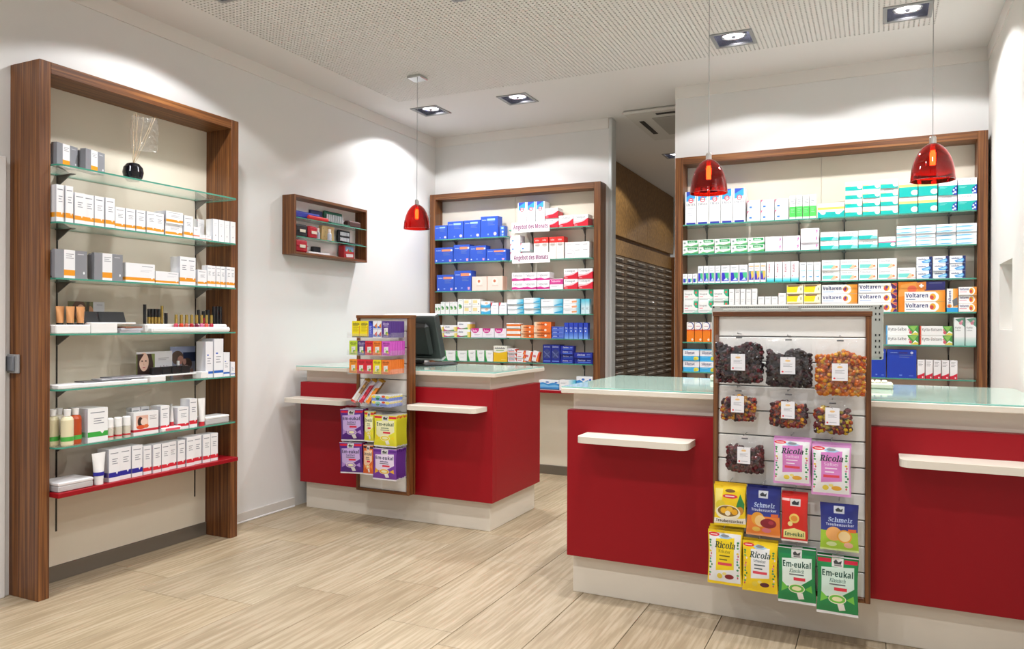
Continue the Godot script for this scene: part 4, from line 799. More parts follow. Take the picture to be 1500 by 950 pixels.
	var pd1 := 4.806
	var rows := 134
	var field := Rect2(px0, pd1 - rows * tile, cols * tile, rows * tile)
	var half := 0.1
	var holes := [field]
	var skip := {}
	for s in spots:
		if field.has_point(Vector2(s[0], s[1])):
			var i = int(round((s[0] - half - px0) / tile))
			var j = int(round((pd1 - (s[1] + half)) / tile))
			s[0] = px0 + i * tile + half
			s[1] = pd1 - j * tile - half
			for a in 4:
				for b in 4:
					skip[Vector2i(i + a, j + b)] = true
		else:
			holes.append(Rect2(s[0] - half, s[1] - half, half * 2, half * 2))
	var cs := S()
	sheet_with_holes(cs, Vector2(-3.7, -2.4), Vector2(0.9, 10.4), holes, func(s, lo, hi): bx(s, V(lo.x, CEIL, lo.y), V(hi.x, CEIL + 0.014, hi.y)))
	var ceiling = structure(cs.commit(), "ceiling", ceil_paint)
	structure(box(V(-3.7, 3.2, -2.4), V(0.9, 3.25, 10.4)), "slab", mat("concrete", Color("#8c8a86"), 0.9), ceiling)
	var fs := S()
	var felt_holes := []
	for s in spots:
		felt_holes.append(Rect2(s[0] - half, s[1] - half, half * 2, half * 2))
	sheet_with_holes(fs, field.position, field.end, felt_holes, func(s, lo, hi): bx(s, V(lo.x, CEIL + 0.0032, lo.y), V(hi.x, CEIL + 0.008, hi.y)))
	structure(fs.commit(), "acoustic_felt", mat("felt", Color("#55524e"), 1.0), ceiling)
	var ps := S()
	for i in n:
		for j in n:
			var c := Vector3((i + 0.5) * cell, 0, (j + 0.5) * cell)
			for k in 8:
				var ring := []
				var rim := []
				for q in [k, k + 1]:
					var a = TAU * q / 8.0
					ring.append(c + Vector3(cos(a), 0, sin(a)) * 0.006)
					var m := maxf(absf(cos(a)), absf(sin(a)))
					rim.append(c + Vector3(cos(a), 0, sin(a)) / m * cell * 0.5)
				quad(ps, ring[0], rim[0], rim[1], ring[1], Vector3.DOWN)
				var up := Vector3(0, 0.003, 0)
				quad(ps, ring[0], ring[1], ring[1] + up, ring[0] + up, (c * 2.0 - ring[0] - ring[1]).normalized())
	var mm := MultiMesh.new()
	mm.transform_format = MultiMesh.TRANSFORM_3D
	mm.mesh = ps.commit()
	var places := []
	for i in cols:
		for j in rows:
			if not skip.has(Vector2i(i, j)):
				places.append(Transform3D(Basis(), V(px0 + i * tile, CEIL, pd1 - j * tile)))
	mm.instance_count = places.size()
	for k in places.size():
		mm.set_instance_transform(k, places[k])
	var mi := MultiMeshInstance3D.new()
	mi.multimesh = mm
	mi.material_override = ceil_paint
	mi.name = "perforated_board"
	mi.set_meta("kind", "stuff")
	ceiling.add_child(mi)

func downlight(x, d, lean, label):
	var t = thing("ceiling_spotlight", label, "spotlight", V(x, CEIL, d), 0.0, "square ceiling spotlights")
	var st := S()
	for q in [[-0.118, -0.118, 0.118, -0.098], [-0.118, 0.098, 0.118, 0.118], [-0.118, -0.098, -0.098, 0.098], [0.098, -0.098, 0.118, 0.098]]:
		bx(st, Vector3(q[0], -0.006, q[1]), Vector3(q[2], 0.002, q[3]))
	put(st.commit(), "frame", mat("spot frame", Color("#9a9b9b"), 0.4, 0.5), t)
	st = S()
	for q in [[-0.104, -0.104, 0.104, -0.098], [-0.104, 0.098, 0.104, 0.104], [-0.104, -0.098, -0.098, 0.098], [0.098, -0.098, 0.104, 0.098]]:
		bx(st, Vector3(q[0], 0.0, q[1]), Vector3(q[2], 0.11, q[3]))
	bx(st, Vector3(-0.104, 0.105, -0.104), Vector3(0.104, 0.11, 0.104))
	put(st.commit(), "housing", mat("spot housing", Color("#b4b5bd"), 0.22, 0.9), t)
	var head := Node3D.new()
	head.name = "lamp_head"
	t.add_child(head)
	head.position = Vector3(0, 0.014, 0)
	head.rotation = lean
	st = S()
	lathe(st, [[0.062, 0.03], [0.072, 0.012], [0.074, 0.0], [0.068, -0.004], [0.062, 0.0]], 32)
	put(st.commit(), "ring", mat("lamp ring", Color("#c9cacf"), 0.2, 0.9), head)
	st = S()
	lathe(st, [[0.0, 0.0], [0.058, 0.0], [0.061, 0.006], [0.0, 0.008]], 32)
	put(st.commit(), "lamp_glass", glowing("lamp light", Color(1.0, 0.985, 1.0), 7.0), head)
	st = S()
	lathe(st, [[0.0, -0.012], [0.01, -0.012], [0.012, 0.0]], 14)
	for a in [0.0, PI]:
		tube(st, [Vector3(0.01 * cos(a), -0.006, 0), Vector3(0.068 * cos(a), -0.002, 0)], 0.0025, 6)
	put(st.commit(), "glare_cap", mat("glare cap", Color("#6d6d72"), 0.4, 0.6), head)
	for q in [[69.0, SPILL, 0.12], [56.0, BEAM, 0.9]]:
		var l := SpotLight3D.new()
		l.name = "lamp_beam"
		l.spot_angle = q[0]
		l.spot_angle_attenuation = q[2]
		l.light_energy = q[1]
		l.light_color = Color(0.985, 0.99, 1.0)
		l.light_size = 0.045
		l.spot_range = 14.0
		l.shadow_enabled = true
		l.position = Vector3(0, -0.002, 0)
		l.rotation = Vector3(-PI / 2 + lean.x, 0, 0) if lean.z == 0.0 else Vector3(-PI / 2, 0, 0)
		t.add_child(l)

func pendant(x, d, bottom, label):
	var t = thing("pendant_lamp", label, "lamp", V(x, bottom, d), 0.0, "red pendant lamps")
	var outer := []
	var inner := []
	for k in 15:
		var f := k / 14.0
		var a = f * PI / 2
		var rr = 0.0885 * cos(a) if k < 14 else 0.012
		rr = maxf(rr, 0.012)
		outer.append([rr, 0.166 * sin(a)])
		inner.append([maxf(rr - 0.003, 0.009), 0.166 * sin(a) - (0.003 * sin(a))])
	outer[0] = [0.09, 0.0]
	inner.reverse()
	var prof := outer.duplicate()
	prof.append_array(inner)
	prof.append([0.09, 0.0])
	var shade = mat("red glass", Color(0.84, 0.12, 0.075, 0.0), 0.02)
	shade.transparency = BaseMaterial3D.TRANSPARENCY_ALPHA
	shade.refraction_enabled = true
	shade.refraction_scale = 0.05
	put(lathe_mesh(prof, 40), "shade", shade, t)
	put(lathe_mesh([[0.0, 0.164], [0.014, 0.164], [0.014, 0.19], [0.011, 0.196], [0.0, 0.196]], 16), "socket", mat("nickel", Color("#c9c6c2"), 0.3, 0.9), t)
	put(lathe_mesh([[0.0, 0.13], [0.011, 0.132], [0.01, 0.158], [0.0, 0.16]], 14), "lamp_holder", mat("ceramic", Color("#d8d2c6"), 0.5), t)
	put(lathe_mesh([[0.0, 0.068], [0.011, 0.07], [0.012, 0.12], [0.007, 0.134], [0.0, 0.134]], 16), "bulb", glowing("bulb light", Color(1.0, 0.82, 0.45), 150.0), t)
	var st := S()
	tube(st, [Vector3(0, 0.196, 0), Vector3(0, CEIL - bottom - 0.016, 0)], 0.0016, 6)
	put(st.commit(), "cord", mat("cord grey", Color("#8a8a88"), 0.5), t)
	put(box(Vector3(-0.052, CEIL - bottom - 0.02, -0.052), Vector3(0.052, CEIL - bottom, 0.052), 0.004), "canopy", mat("canopy chrome", Color("#c4c4c2"), 0.12, 1.0), t)
	var l := OmniLight3D.new()
	l.name = "bulb_glow"
	l.light_energy = 0.05
	l.light_color = Color(1.0, 0.6, 0.3)
	l.light_size = 0.012
	l.omni_range = 8.0
	l.shadow_enabled = true
	l.position = Vector3(0, 0.1, 0)
	t.add_child(l)

# ------------------------------------------------ shelving
func shelf_mesh(x0, x1, z0, z1, h, r) -> ArrayMesh:
	var poly := []
	poly.append(Vector2(x0, z0))
	poly.append(Vector2(x1, z0))
	for k in 6:
		var a = k / 5.0 * PI / 2
		poly.append(Vector2(x1 - r + r * cos(a), z1 - r + r * sin(a)))
	for k in 6:
		var a = PI / 2 + k / 5.0 * PI / 2
		poly.append(Vector2(x0 + r + r * cos(a), z1 - r + r * sin(a)))
	var st := S()
	var ed := S()
	prism(st, poly, -h, 0.0, ed)
	var m := ArrayMesh.new()
	st.commit(m)
	ed.commit(m)
	return m

func wall_unit(called, label, at, turn, w, h, dp, pt, bt, shelves, proud, uprights, along, seam):
	var t = thing(called, label, "shelving unit", at, turn)
	put(box(Vector3(0, 0, -dp), Vector3(pt, h, 0), 0.0015), "post", wood_up, t)
	put(box(Vector3(w - pt, 0, -dp), Vector3(w, h, 0), 0.0015), "post", wood_up, t)
	put(box(Vector3(pt, h - bt, -dp), Vector3(w - pt, h, 0), 0.0015), "top_beam", along, t)
	var back = mat("back panel", Color("#d8cfbd"), 0.5)
	var edges = [pt] + seam + [w - pt]
	for i in edges.size() - 1:
		put(box(Vector3(edges[i] + 0.0008, 0.075, -dp), Vector3(edges[i + 1] - 0.0008, h - bt, -dp + 0.012), 0.001), "back_panel", back, t)
	put(box(Vector3(pt, 0, -dp), Vector3(w - pt, 0.075, -dp + 0.02), 0.001), "kick_board", mat("kick grey", Color("#6f675c"), 0.35, 0.3), t)
	for s in shelves:
		var y = s[0]
		var m
		if s.size() > 3:
			m = put(box(Vector3(s[1], y - 0.022, -dp + 0.012), Vector3(s[2], y, proud + 0.005), 0.002), "red_shelf", red, t)
		else:
			m = put(shelf_mesh(s[1], s[2], -dp + 0.014, proud, 0.008, 0.03), "glass_shelf", [glass, glass_edge], t, Vector3(0, y, 0))
		for bxx in uprights:
			if bxx > s[1] and bxx < s[2]:
				var dy = 0.022 if s.size() > 3 else 0.0
				var yb = (-0.008 if s.size() <= 3 else y - 0.022)
				var st := S()
				var d = dp - 0.012 + proud
				var ln = d * 0.48
				bx(st, Vector3(bxx - 0.011, yb - 0.003, -dp + 0.012), Vector3(bxx + 0.011, yb - 0.0002, -dp + 0.012 + ln))
				for sd in [-1.0, 1.0]:
					var xx = bxx + sd * 0.0025
					tri(st, Vector3(xx, yb - 0.003, -dp + 0.012), Vector3(xx, yb - 0.003, -dp + 0.012 + ln * 0.8), Vector3(xx, yb - 0.055, -dp + 0.012), Vector3(sd, 0, 0))
				quad(st, Vector3(bxx - 0.0025, yb - 0.003, -dp + 0.012 + ln * 0.8), Vector3(bxx + 0.0025, yb - 0.003, -dp + 0.012 + ln * 0.8), Vector3(bxx + 0.0025, yb - 0.055, -dp + 0.012), Vector3(bxx - 0.0025, yb - 0.055, -dp + 0.012), Vector3(0, -0.7, 0.7))
				put(st.commit(), "bracket", dark, m)
	for bxx in uprights:
		var top = 0.0
		for s in shelves:
			if bxx > s[1] and bxx < s[2]:
				top = maxf(top, s[0])
		put(box(Vector3(bxx - 0.004, 0.24, -dp + 0.0115), Vector3(bxx + 0.004, top - 0.01, -dp + 0.014)), "rail", mat("rail metal", Color("#35332f"), 0.4, 0.5), t)
	return t

func row_of(unit, at: Transform3D, lists, ys, front, deepest, places, kinds, inside):
	# every pack of the table above is a thing of its own, standing on its shelf
	var total := {}
	for q in lists:
		var key = "%d %s" % [q[0], q[1]]
		total[key] = total.get(key, 0) + q[4]
	var so_far := {}
	for q in lists:
		var key = "%d %s" % [q[0], q[1]]
		q = q.duplicate()
		q[2] = maxf(q[2], inside[0])
		q[3] = minf(q[3], inside[1])
		var w = (q[3] - q[2]) / q[4] - (0.0045 if q[4] > 1 else 0.002)
		var h = q[6] / q[5]
		var d = clampf(minf(w, h) * 1.4, 0.03, deepest)
		if w > 0.13:
			d = minf(deepest, 0.085)
		for i in q[4]:
			var col = so_far.get(key, 0) + 1
			so_far[key] = col
			for j in q[5]:
				var label: String = kinds[q[1]][0]
				if q[5] > 1:
					var row_word = [["lower", "upper"], ["bottom", "middle", "top"]][q[5] - 2][j] if q[5] < 4 else NTH[j + 1] + " up"
					label += ", " + row_word + (" of %s stack" % NTH[col] if total[key] > 1 and q[5] < 4 else (", %s stack" % NTH[col] if total[key] > 1 else " of stack"))
				elif total[key] > 1:
					label += ", %s from left" % NTH[col]
				label += ", " + places[q[0]]
				var p := Vector3(q[2] + (i + 0.5) * (q[3] - q[2]) / q[4], ys[q[0]] + 0.0002 + j * h, front - rng.randf() * 0.012)
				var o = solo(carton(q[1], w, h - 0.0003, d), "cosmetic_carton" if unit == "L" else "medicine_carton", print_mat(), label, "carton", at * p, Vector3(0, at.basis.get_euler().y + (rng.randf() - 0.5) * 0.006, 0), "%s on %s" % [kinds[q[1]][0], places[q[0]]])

func counter(called, label, x0, x1, xr, dplinth, dback, ledges, side_right):
	# x0..xr: red front; x1: worktop right end
	var t = thing(called, label, "counter", V(0, 0, 0))
	var dr = dplinth - 0.05
	put(box(V(x0 + 0.012, 0, dplinth), V(xr - 0.04, 0.178, dback), 0.002), "plinth", cream, t)
	put(box(V(x0 + 0.012, 0.178, dplinth), V(xr - 0.04, 0.932, dback - 0.005), 0.002), "body", cream, t)
	put(box(V(x0, 0.182, dr), V(xr, 0.855, dplinth), 0.002), "front_panel", red, t)
	if side_right:
		put(box(V(xr - 0.04, 0.182, dplinth), V(xr, 0.855, dback), 0.002), "side_panel", red, t)
	put(box(V(x0 - 0.024, 0.932, dr - 0.02), V(x1, 0.957, dback + 0.02), 0.003), "worktop", cream, t)
	var st := S()
	cb(st, V(x0 - 0.022, 0.957, dr - 0.017), V(x1 - 0.003, 0.963, dback + 0.017), 0.001)
	var top = mat("worktop glass", Color("#a9c3b7"), 0.07)
	put(st.commit(), "glass_top", top, t)
	var e := S()
	bx(e, V(x0 - 0.0225, 0.9575, dr - 0.0176), V(x1 - 0.0025, 0.9625, dr - 0.0168))
	bx(e, V(x1 - 0.0032, 0.9575, dr - 0.0176), V(x1 - 0.0024, 0.9625, dback + 0.017))
	put(e.commit(), "glass_rim", mat("glass rim", Color("#8fcfc4"), 0.2), t)
	for l in ledges:
		var poly := []
		var r = 0.035
		var z0 = -dr
		var z1 = -dr + 0.155
		poly.append(Vector2(l[0], z0))
		poly.append(Vector2(l[1], z0))
		for k in 6:
			var a = k / 5.0 * PI / 2
			poly.append(Vector2(l[1] - r + r * cos(a), z1 - r + r * sin(a)))
		for k in 6:
			var a = PI / 2 + k / 5.0 * PI / 2
			poly.append(Vector2(l[0] + r + r * cos(a), z1 - r + r * sin(a)))
		var ls := S()
		prism(ls, poly, 0.729, 0.757)
		put(ls.commit(), "bag_ledge", cream, t)
	return t

func slat_rack(called, label, x0, x1, dfront, y0, y1):
	var t = thing(called, label, "rack", Vector3.ZERO)
	var db = dfront + 0.071
	var wt := 0.02
	put(box(V(x0, y0, dfront), V(x0 + wt, y1 - 0.02, db), 0.0015), "side_board", wood_up, t)
	put(box(V(x1 - wt, y0, dfront), V(x1, y1 - 0.02, db), 0.0015), "side_board", wood_up, t)
	put(box(V(x0 - 0.003, y1 - 0.02, dfront - 0.003), V(x1 + 0.003, y1, db), 0.0015), "top_board", wood_x, t)
	put(box(V(x0 + wt, y0, dfront), V(x1 - wt, y0 + 0.018, db), 0.0015), "bottom_board", wood_x, t)
	put(box(V(x0 + wt, y0 + 0.018, dfront + 0.03), V(x1 - wt, y1 - 0.02, dfront + 0.034)), "groove_board", mat("groove metal", Color("#8d8c88"), 0.4, 0.6), t)
	var y = y0 + 0.018
	var ys := [y]
	var k = 0.3
	while k < y1 - 0.05:
		if k > y + 0.03:
			ys.append(k)
		k += 0.1
	ys.append(y1 - 0.02)
	for i in ys.size() - 1:
		put(box(V(x0 + wt, ys[i] + (0.005 if i else 0.0), dfront + 0.012), V(x1 - wt, ys[i + 1], dfront + 0.03), 0.0015), "slat", mat("slat white", Color("#eae8e3"), 0.35), t)
	return t

func peg(parent, x, y, d0, d1):
	var st := S()
	tube(st, [V(x, y, d0), V(x, y, d1), V(x, y + 0.003, d1 - 0.005)], 0.002, 8)
	put(st.commit(), "peg", steel, parent)

func gummy_bag(x, y, d, w, h, colours: Array, label, seed_, fill):
	var t = thing("gummy_bag", label, "candy bag", V(x, y, d), 0.0, "clear bags of gummy candy")
	var r := RandomNumberGenerator.new()
	r.seed = seed_
	put(pouch("", w, h, 0.046, 0.007, 0.04, seed_), "film", film, t)
	# candy inside
	var piece := S()
	lathe(piece, [[0.0, -0.008], [0.007, -0.006], [0.0105, 0.0], [0.007, 0.006], [0.0, 0.008]], 7, Vector3.ZERO, 0.75)
	var pm := piece.commit()
	var mm := MultiMesh.new()
	mm.transform_format = MultiMesh.TRANSFORM_3D
	mm.use_colors = true
	mm.mesh = pm
	var trs := []
	var n = int(w * h * fill * 24000)
	var tries := 0
	while trs.size() < n and tries < n * 20:
		tries += 1
		var u := r.randf_range(-0.46, 0.46)
		var v := r.randf_range(0.045, fill + 0.05 * sin(u * 9.0 + seed_))
		var thick := 0.019 * pow(maxf(0.0, cos(PI * u)), 0.3) * pow(sin(PI * clampf((v - 0.02) / 0.96, 0.02, 1)), 0.35)
		var z := r.randf_range(-1, 1) * maxf(0.0, thick - 0.004)
		if thick < 0.006:
			continue
		trs.append(Transform3D(Basis.from_euler(Vector3(r.randf() * TAU, r.randf() * TAU, r.randf() * TAU)).scaled(Vector3.ONE * r.randf_range(0.8, 1.25)), Vector3(u * w, v * h, z)))
	mm.instance_count = trs.size()
	for k in trs.size():
		mm.set_instance_transform(k, trs[k])
		var hue = int(trs[k].origin.y / h * 3.0 + r.randf() * colours.size()) % colours.size()
		mm.set_instance_color(k, Color(colours[hue]).srgb_to_linear() * r.randf_range(0.8, 1.2))
	var mi := MultiMeshInstance3D.new()
	mi.multimesh = mm
	var gm = mat("gummy candy", Color.WHITE, 0.12)
	gm.vertex_color_use_as_albedo = true
	mi.material_override = gm
	mi.name = "gummies"
	mi.set_meta("kind", "stuff")
	t.add_child(mi)
	put(carton("card", 0.055 if w > 0.16 else 0.05, 0.066, 0.0008), "paper_tag", print_mat(), t, Vector3(0.0, h * 0.28, 0.029))
	var c := S()
	tube(c, [Vector3(-0.012, h - 0.012, 0.004), Vector3(0.012, h - 0.012, 0.004)], 0.003, 6)
	put(c.commit(), "clip", mat("clip metal", Color("#5a5a5c"), 0.3, 0.8), t)
	return t

func pouch_bag(kind, x0, x1, y0, y1, d, label, group, seed_, thick = 0.034, rot = Vector3.ZERO, wrinkle = 0.0018):
	return solo(pouch(kind, x1 - x0, y1 - y0, thick, wrinkle, 0.06, seed_), "candy_bag", print_mat(0.3), label, "candy bag", V((x0 + x1) / 2, y0, d), rot, group)

# ------------------------------------------------ contents
func cabinet_goods(tf: Transform3D):
	# local: x along the cabinet, y up, z out of it
	var turn := PI / 2
	var put_in = func(mesh, called, m, label, cat, p, ry = 0.0, group = ""):
		return solo(mesh, called, m, label, cat, tf * p, Vector3(0, turn + ry, 0), group)
	var silver = mat("tin grey", Color("#77777c"), 0.35, 0.3)
	# top shelf: two gift tins on edge, a vase with twigs
	for q in [[0.135, 0.25, "grey gift tin with white sleeve near the cabinet's nearer post"], [0.275, 0.25, "grey gift tin with white sleeve beside the black vase"]]:
		var t = thing("gift_tin", q[2], "tin", tf * Vector3(q[0], 1.9655, -0.005), turn + q[1], "gift tins on the top makeup shelf")
		put(carton("tin", 0.125, 0.105, 0.03), "lid", print_mat(0.35), t)
		put(box(Vector3(-0.06, 0.001, -0.062), Vector3(0.06, 0.101, -0.031), 0.006), "body", silver, t)
	var vt = thing("twig_vase", "round black vase with dry twigs in clear wrap on top shelf", "vase", tf * Vector3(0.5, 1.9655, -0.03))
	put(lathe_mesh([[0.0, 0.0], [0.028, 0.0], [0.044, 0.018], [0.05, 0.045], [0.045, 0.07], [0.03, 0.088], [0.012, 0.094], [0.008, 0.088], [0.0, 0.088]], 28), "bowl", mat("black ceramic", Color("#0d0d14"), 0.12), vt)
	var r := RandomNumberGenerator.new()
	r.seed = 31
	for k in 7:
		var st := S()
		var p := Vector3(0, 0.085, 0)
		var pts := [p]
		var ax := Vector3(0.02 + r.randf_range(-0.05, 0.04), 0.26, -0.06 + r.randf_range(-0.07, 0.07))
		for j in 7:
			p += ax / 7.0 + Vector3(r.randf_range(-0.005, 0.005), 0, r.randf_range(-0.006, 0.006))
			pts.append(p)
		tube(st, pts, 0.0011, 5)
		put(st.commit(), "twig", mat("dry twig", Color("#c3ab86"), 0.8), vt)
	put(pouch("", 0.15, 0.17, 0.09, 0.012, 0.01, 77), "clear_wrap", film, vt, Vector3(0.02, 0.16, -0.05), Vector3(0.15, turn, 0.12))
	# second shelf, one taller white carton set back
	put_in.call(carton("hausplain", 0.045, 0.125, 0.04), "cosmetic_carton", print_mat(), "plain white cosmetic carton set back behind tiny cartons, makeup cabinet shelf two", "carton", Vector3(0.95, 1.7052, -0.05))
	# third shelf: two grey tins
	for q in [[0.128, "wide grey tin with white sleeve nearest the cabinet post, third makeup shelf"], [0.318, "wide grey tin with white sleeve beside the low white carton"]]:
		var t = thing("gift_tin", q[1], "tin", tf * Vector3(q[0], 1.4512, 0.035), turn, "wide gift tins on the third makeup shelf")
		put(carton("tin", 0.155 if q[0] < 0.2 else 0.15, 0.13, 0.02), "lid", print_mat(0.35), t)
		put(box(Vector3(-0.074, 0.001, -0.06), Vector3(0.074, 0.127, -0.021), 0.008), "body", silver, t)
	# fourth shelf: tester tray with tubes, palettes, leaflets
	var y := 1.1982
	var tray = thing("tester_tray", "stepped white tester tray with copper tubes standing on it", "display tray", tf * Vector3(0, y, 0), turn)
	put(box(Vector3(0.06, 0, -0.13), Vector3(0.23, 0.04, 0.03), 0.004), "low_step", white, tray)
	put(box(Vector3(0.2305, 0, -0.13), Vector3(0.37, 0.052, 0.032), 0.004), "high_step", white, tray)
	put(box(Vector3(0.3705, 0.042, -0.13), Vector3(0.49, 0.052, 0.01), 0.003), "roof", white, tray)
	var copper = mat("copper tube", Color("#d99c66"), 0.28, 0.35)
	var black = mat("black plastic", Color("#17171a"), 0.3)
	var names4 = ["copper coloured cream tube, first of three on the tester tray", "copper coloured cream tube, middle of three on the tester tray", "copper coloured cream tube beside the black palette"]
	for k in 3:
		var sq = squeeze_tube(0.044, 0.085, 0.015, 0.008)
		var t = thing("cream_tube", names4[k], "tube", tf * Vector3([0.112, 0.148, 0.198][k], y + 0.0404, [-0.02, 0.0, 0.0][k]), turn, "copper tubes on the tester tray")
		put(sq[0], "body", copper, t)
		put(sq[1], "cap", black, t)
	put_in.call(carton("face_card", 0.19, 0.1, 0.002), "picture_card", print_mat(), "picture card with two faces behind the black palettes", "card", Vector3(0.3, y + 0.0525, -0.1))
	for q in [[0.262, 0.09, "black makeup palette beside the copper tubes"], [0.37, 0.15, "wider black makeup palette beside the leaflet stack"]]:
		var t = thing("makeup_palette", q[2], "palette", tf * Vector3(q[0], y + 0.0525, -0.005), turn, "black palettes on the tester tray")
		t.rotate_object_local(Vector3.RIGHT, -0.35)
		put(box(Vector3(-q[1] / 2, 0, -0.012), Vector3(q[1] / 2, 0.055, 0), 0.002), "case", black, t)
	for k in 3:
		var w = [0.12, 0.13, 0.105][k]
		put_in.call(box(Vector3(-w / 2, 0, -0.09), Vector3(w / 2, [0.012, 0.012, 0.007][k], 0.0), 0.001), "leaflet", mat("leaflet %d" % k, [Color("#a7a5ab"), Color("#b9b8bf"), Color("#8d5a44")][k], 0.4), ["grey leaflet pile at the bottom beneath the tester tray roof", "pale leaflet pile in the middle beneath the tester tray roof", "brown leaflet on top beneath the tester tray roof"][k], "leaflet", Vector3(0.45 + 0.01 * k, y + [0.0, 0.0122, 0.0244][k], 0.02), 0.06 * k)
	# fourth shelf: white makeup display with small bottles
	var disp = thing("makeup_display", "white makeup display tray with gold and black bottles", "display tray", tf * Vector3(0, y, 0), turn)
	put(box(Vector3(0.555, 0, -0.12), Vector3(1.1, 0.045, 0.0), 0.008), "tray", white, disp)
	put(box(Vector3(0.565, 0.0, 0.0), Vector3(1.09, 0.028, 0.035), 0.008), "front_step", white, disp)
	var gold = mat("gold cap", Color("#b79a52"), 0.25, 0.7)
	var dark_cap = black
	var polish := ["#c94a63", "#d4472f", "#c06a5c", "#b3242f", "#6d1a3a", "#d76d9a", "#dc5a52", "#b5273f"]
	for k in 8:
		var t = thing("nail_polish", "gold capped nail polish, %s from left, in front of the makeup display" % NTH[k + 1], "nail polish", tf * Vector3(0.725 + 0.034 * k, y + 0.0285, 0.018), turn, "nail polish bottles")
		put(lathe_mesh([[0.0, 0.0], [0.011, 0.0], [0.012, 0.013], [0.007, 0.02], [0.0, 0.02]], 12), "bottle", mat("polish" + polish[k], Color(polish[k]), 0.1), t)
		put(lathe_mesh([[0.0, 0.0202], [0.0085, 0.0202], [0.0078, 0.066], [0.0, 0.067]], 12), "cap", gold, t)
	var sticks := [[0.575, 0.1, 0.008, "black", "tall black mascara at the near end of the makeup display"], [0.6, 0.078, 0.008, "pot", ""], [0.62, 0.078, 0.008, "pot", ""], [0.64, 0.078, 0.008, "pot", ""], [0.66, 0.078, 0.008, "pot", ""], [0.68, 0.095, 0.007, "gold", "slim gold pen beside the black capped pots"], [0.705, 0.058, 0.009, "black", "short black lip stick beside the slim gold pen"], [0.92, 0.078, 0.008, "black", "black kohl pencil standing behind the last nail polish"], [0.955, 0.072, 0.0085, "red", "red lip gloss standing behind the nail polish row"], [0.985, 0.078, 0.012, "black", "thick black pot behind the red lip gloss"], [1.03, 0.1, 0.01, "black", "tall black mascara, first of three at the far end"], [1.053, 0.1, 0.01, "black", "tall black mascara, second of three at the far end"], [1.076, 0.1, 0.01, "black", "tall black mascara nearest the far cabinet post"]]
	var pots := 0
	for q in sticks:
		var label = q[4]
		if q[3] == "pot":
			pots += 1
			label = "black capped gold pot, %s from left on the makeup display" % NTH[pots]
		var t = thing("makeup_stick", label, "makeup", tf * Vector3(q[0], y + 0.0455, -0.035), turn, "sticks on the makeup display")
		var m = {"black": black, "gold": gold, "pot": gold, "red": mat("lip red", Color("#a31f35"), 0.25)}[q[3]]
		put(lathe_mesh([[0.0, 0.0], [q[2], 0.0], [q[2], q[1] * 0.45], [0.0, q[1] * 0.45]], 12), "body", m, t)
		put(lathe_mesh([[0.0, q[1] * 0.451], [q[2] * 1.05, q[1] * 0.451], [q[2], q[1]], [0.0, q[1]]], 12), "cap", dark_cap if q[3] != "gold" else gold, t)
	# fifth shelf
	y = 0.9462
	put_in.call(box(Vector3(-0.235, 0, -0.1), Vector3(0.235, 0.018, 0), 0.003), "display_tray", white, "long flat white tray on the fifth makeup shelf", "display tray", Vector3(0.3, y, 0.04))
	for k in 3:
		put_in.call(box(Vector3(-0.12, 0, -0.08), Vector3(0.12, 0.005, 0), 0.001), "leaflet", mat("brochure %d" % k, [Color("#5b5a5e"), Color("#c9c7cc"), Color("#8d8c92")][k], 0.35), ["dark brochure lying on the flat white tray", "pale brochure lying between two others on the white tray", "grey brochure on top of the pile by the white block"][k], "leaflet", Vector3([0.33, 0.43, 0.49][k], y + 0.0182 + 0.0051 * k, 0.02 - 0.02 * k), 0.08 * (k - 1))
	var stand = thing("compact_display", "white display bar carrying black compacts and a portrait card", "display tray", tf * Vector3(0, y, 0), turn)
	put(box(Vector3(0.545, 0, -0.04), Vector3(0.64, 0.03, 0.045), 0.003), "end_block", white, stand)
	put(box(Vector3(0.63, 0.022, -0.1), Vector3(0.9, 0.03, 0.0), 0.002), "bar", white, stand)
	put(box(Vector3(0.875, 0, -0.03), Vector3(0.925, 0.035, 0.04), 0.003), "end_block", white, stand)
	put_in.call(carton("portrait", 0.22, 0.12, 0.003), "portrait_card", print_mat(), "white card with a dark haired woman's portrait", "card", Vector3(0.67, y + 0.0305, -0.075))
	for k in 4:
		put_in.call(box(Vector3(-0.029, 0, -0.03), Vector3(0.029, 0.04, 0), 0.004), "compact", black, "black powder compact, %s from left before the portrait card" % NTH[k + 1], "compact", Vector3(0.635 + 0.061 * k, y + 0.0305, -0.012), 0.0, "black compacts")
	put_in.call(carton("beach", 0.17, 0.17, 0.003), "photo_card", print_mat(), "photo card of two people by the sea behind lip gloss", "card", Vector3(0.9, y + 0.0005, -0.13))
	var g2 = thing("lip_gloss", "black and white lip gloss before the sea photo", "makeup", tf * Vector3(0.815, y + 0.0305, -0.07), turn)
	put(lathe_mesh([[0.0, 0.0], [0.008, 0.0], [0.008, 0.04], [0.0, 0.04]], 12), "cap", black, g2)
	put(lathe_mesh([[0.0, 0.0402], [0.008, 0.0402], [0.008, 0.065], [0.0, 0.065]], 12), "bottle", white, g2)
	var g3 = thing("lip_gloss", "coral lip gloss before the sea photo", "makeup", tf * Vector3(0.86, y + 0.0305, -0.06), turn)
	put(lathe_mesh([[0.0, 0.0], [0.011, 0.0], [0.011, 0.022], [0.0, 0.022]], 12), "bottle", mat("coral", Color("#e08a78"), 0.2), g3)
	put(lathe_mesh([[0.0, 0.0222], [0.008, 0.0222], [0.007, 0.04], [0.0, 0.04]], 12), "cap", mat("coral cap", Color("#e7b4a4"), 0.3), g3)
	var jar = thing("lotion_jar", "navy lidded jar behind the lotion cartons", "jar", tf * Vector3(1.02, y, -0.09), turn)
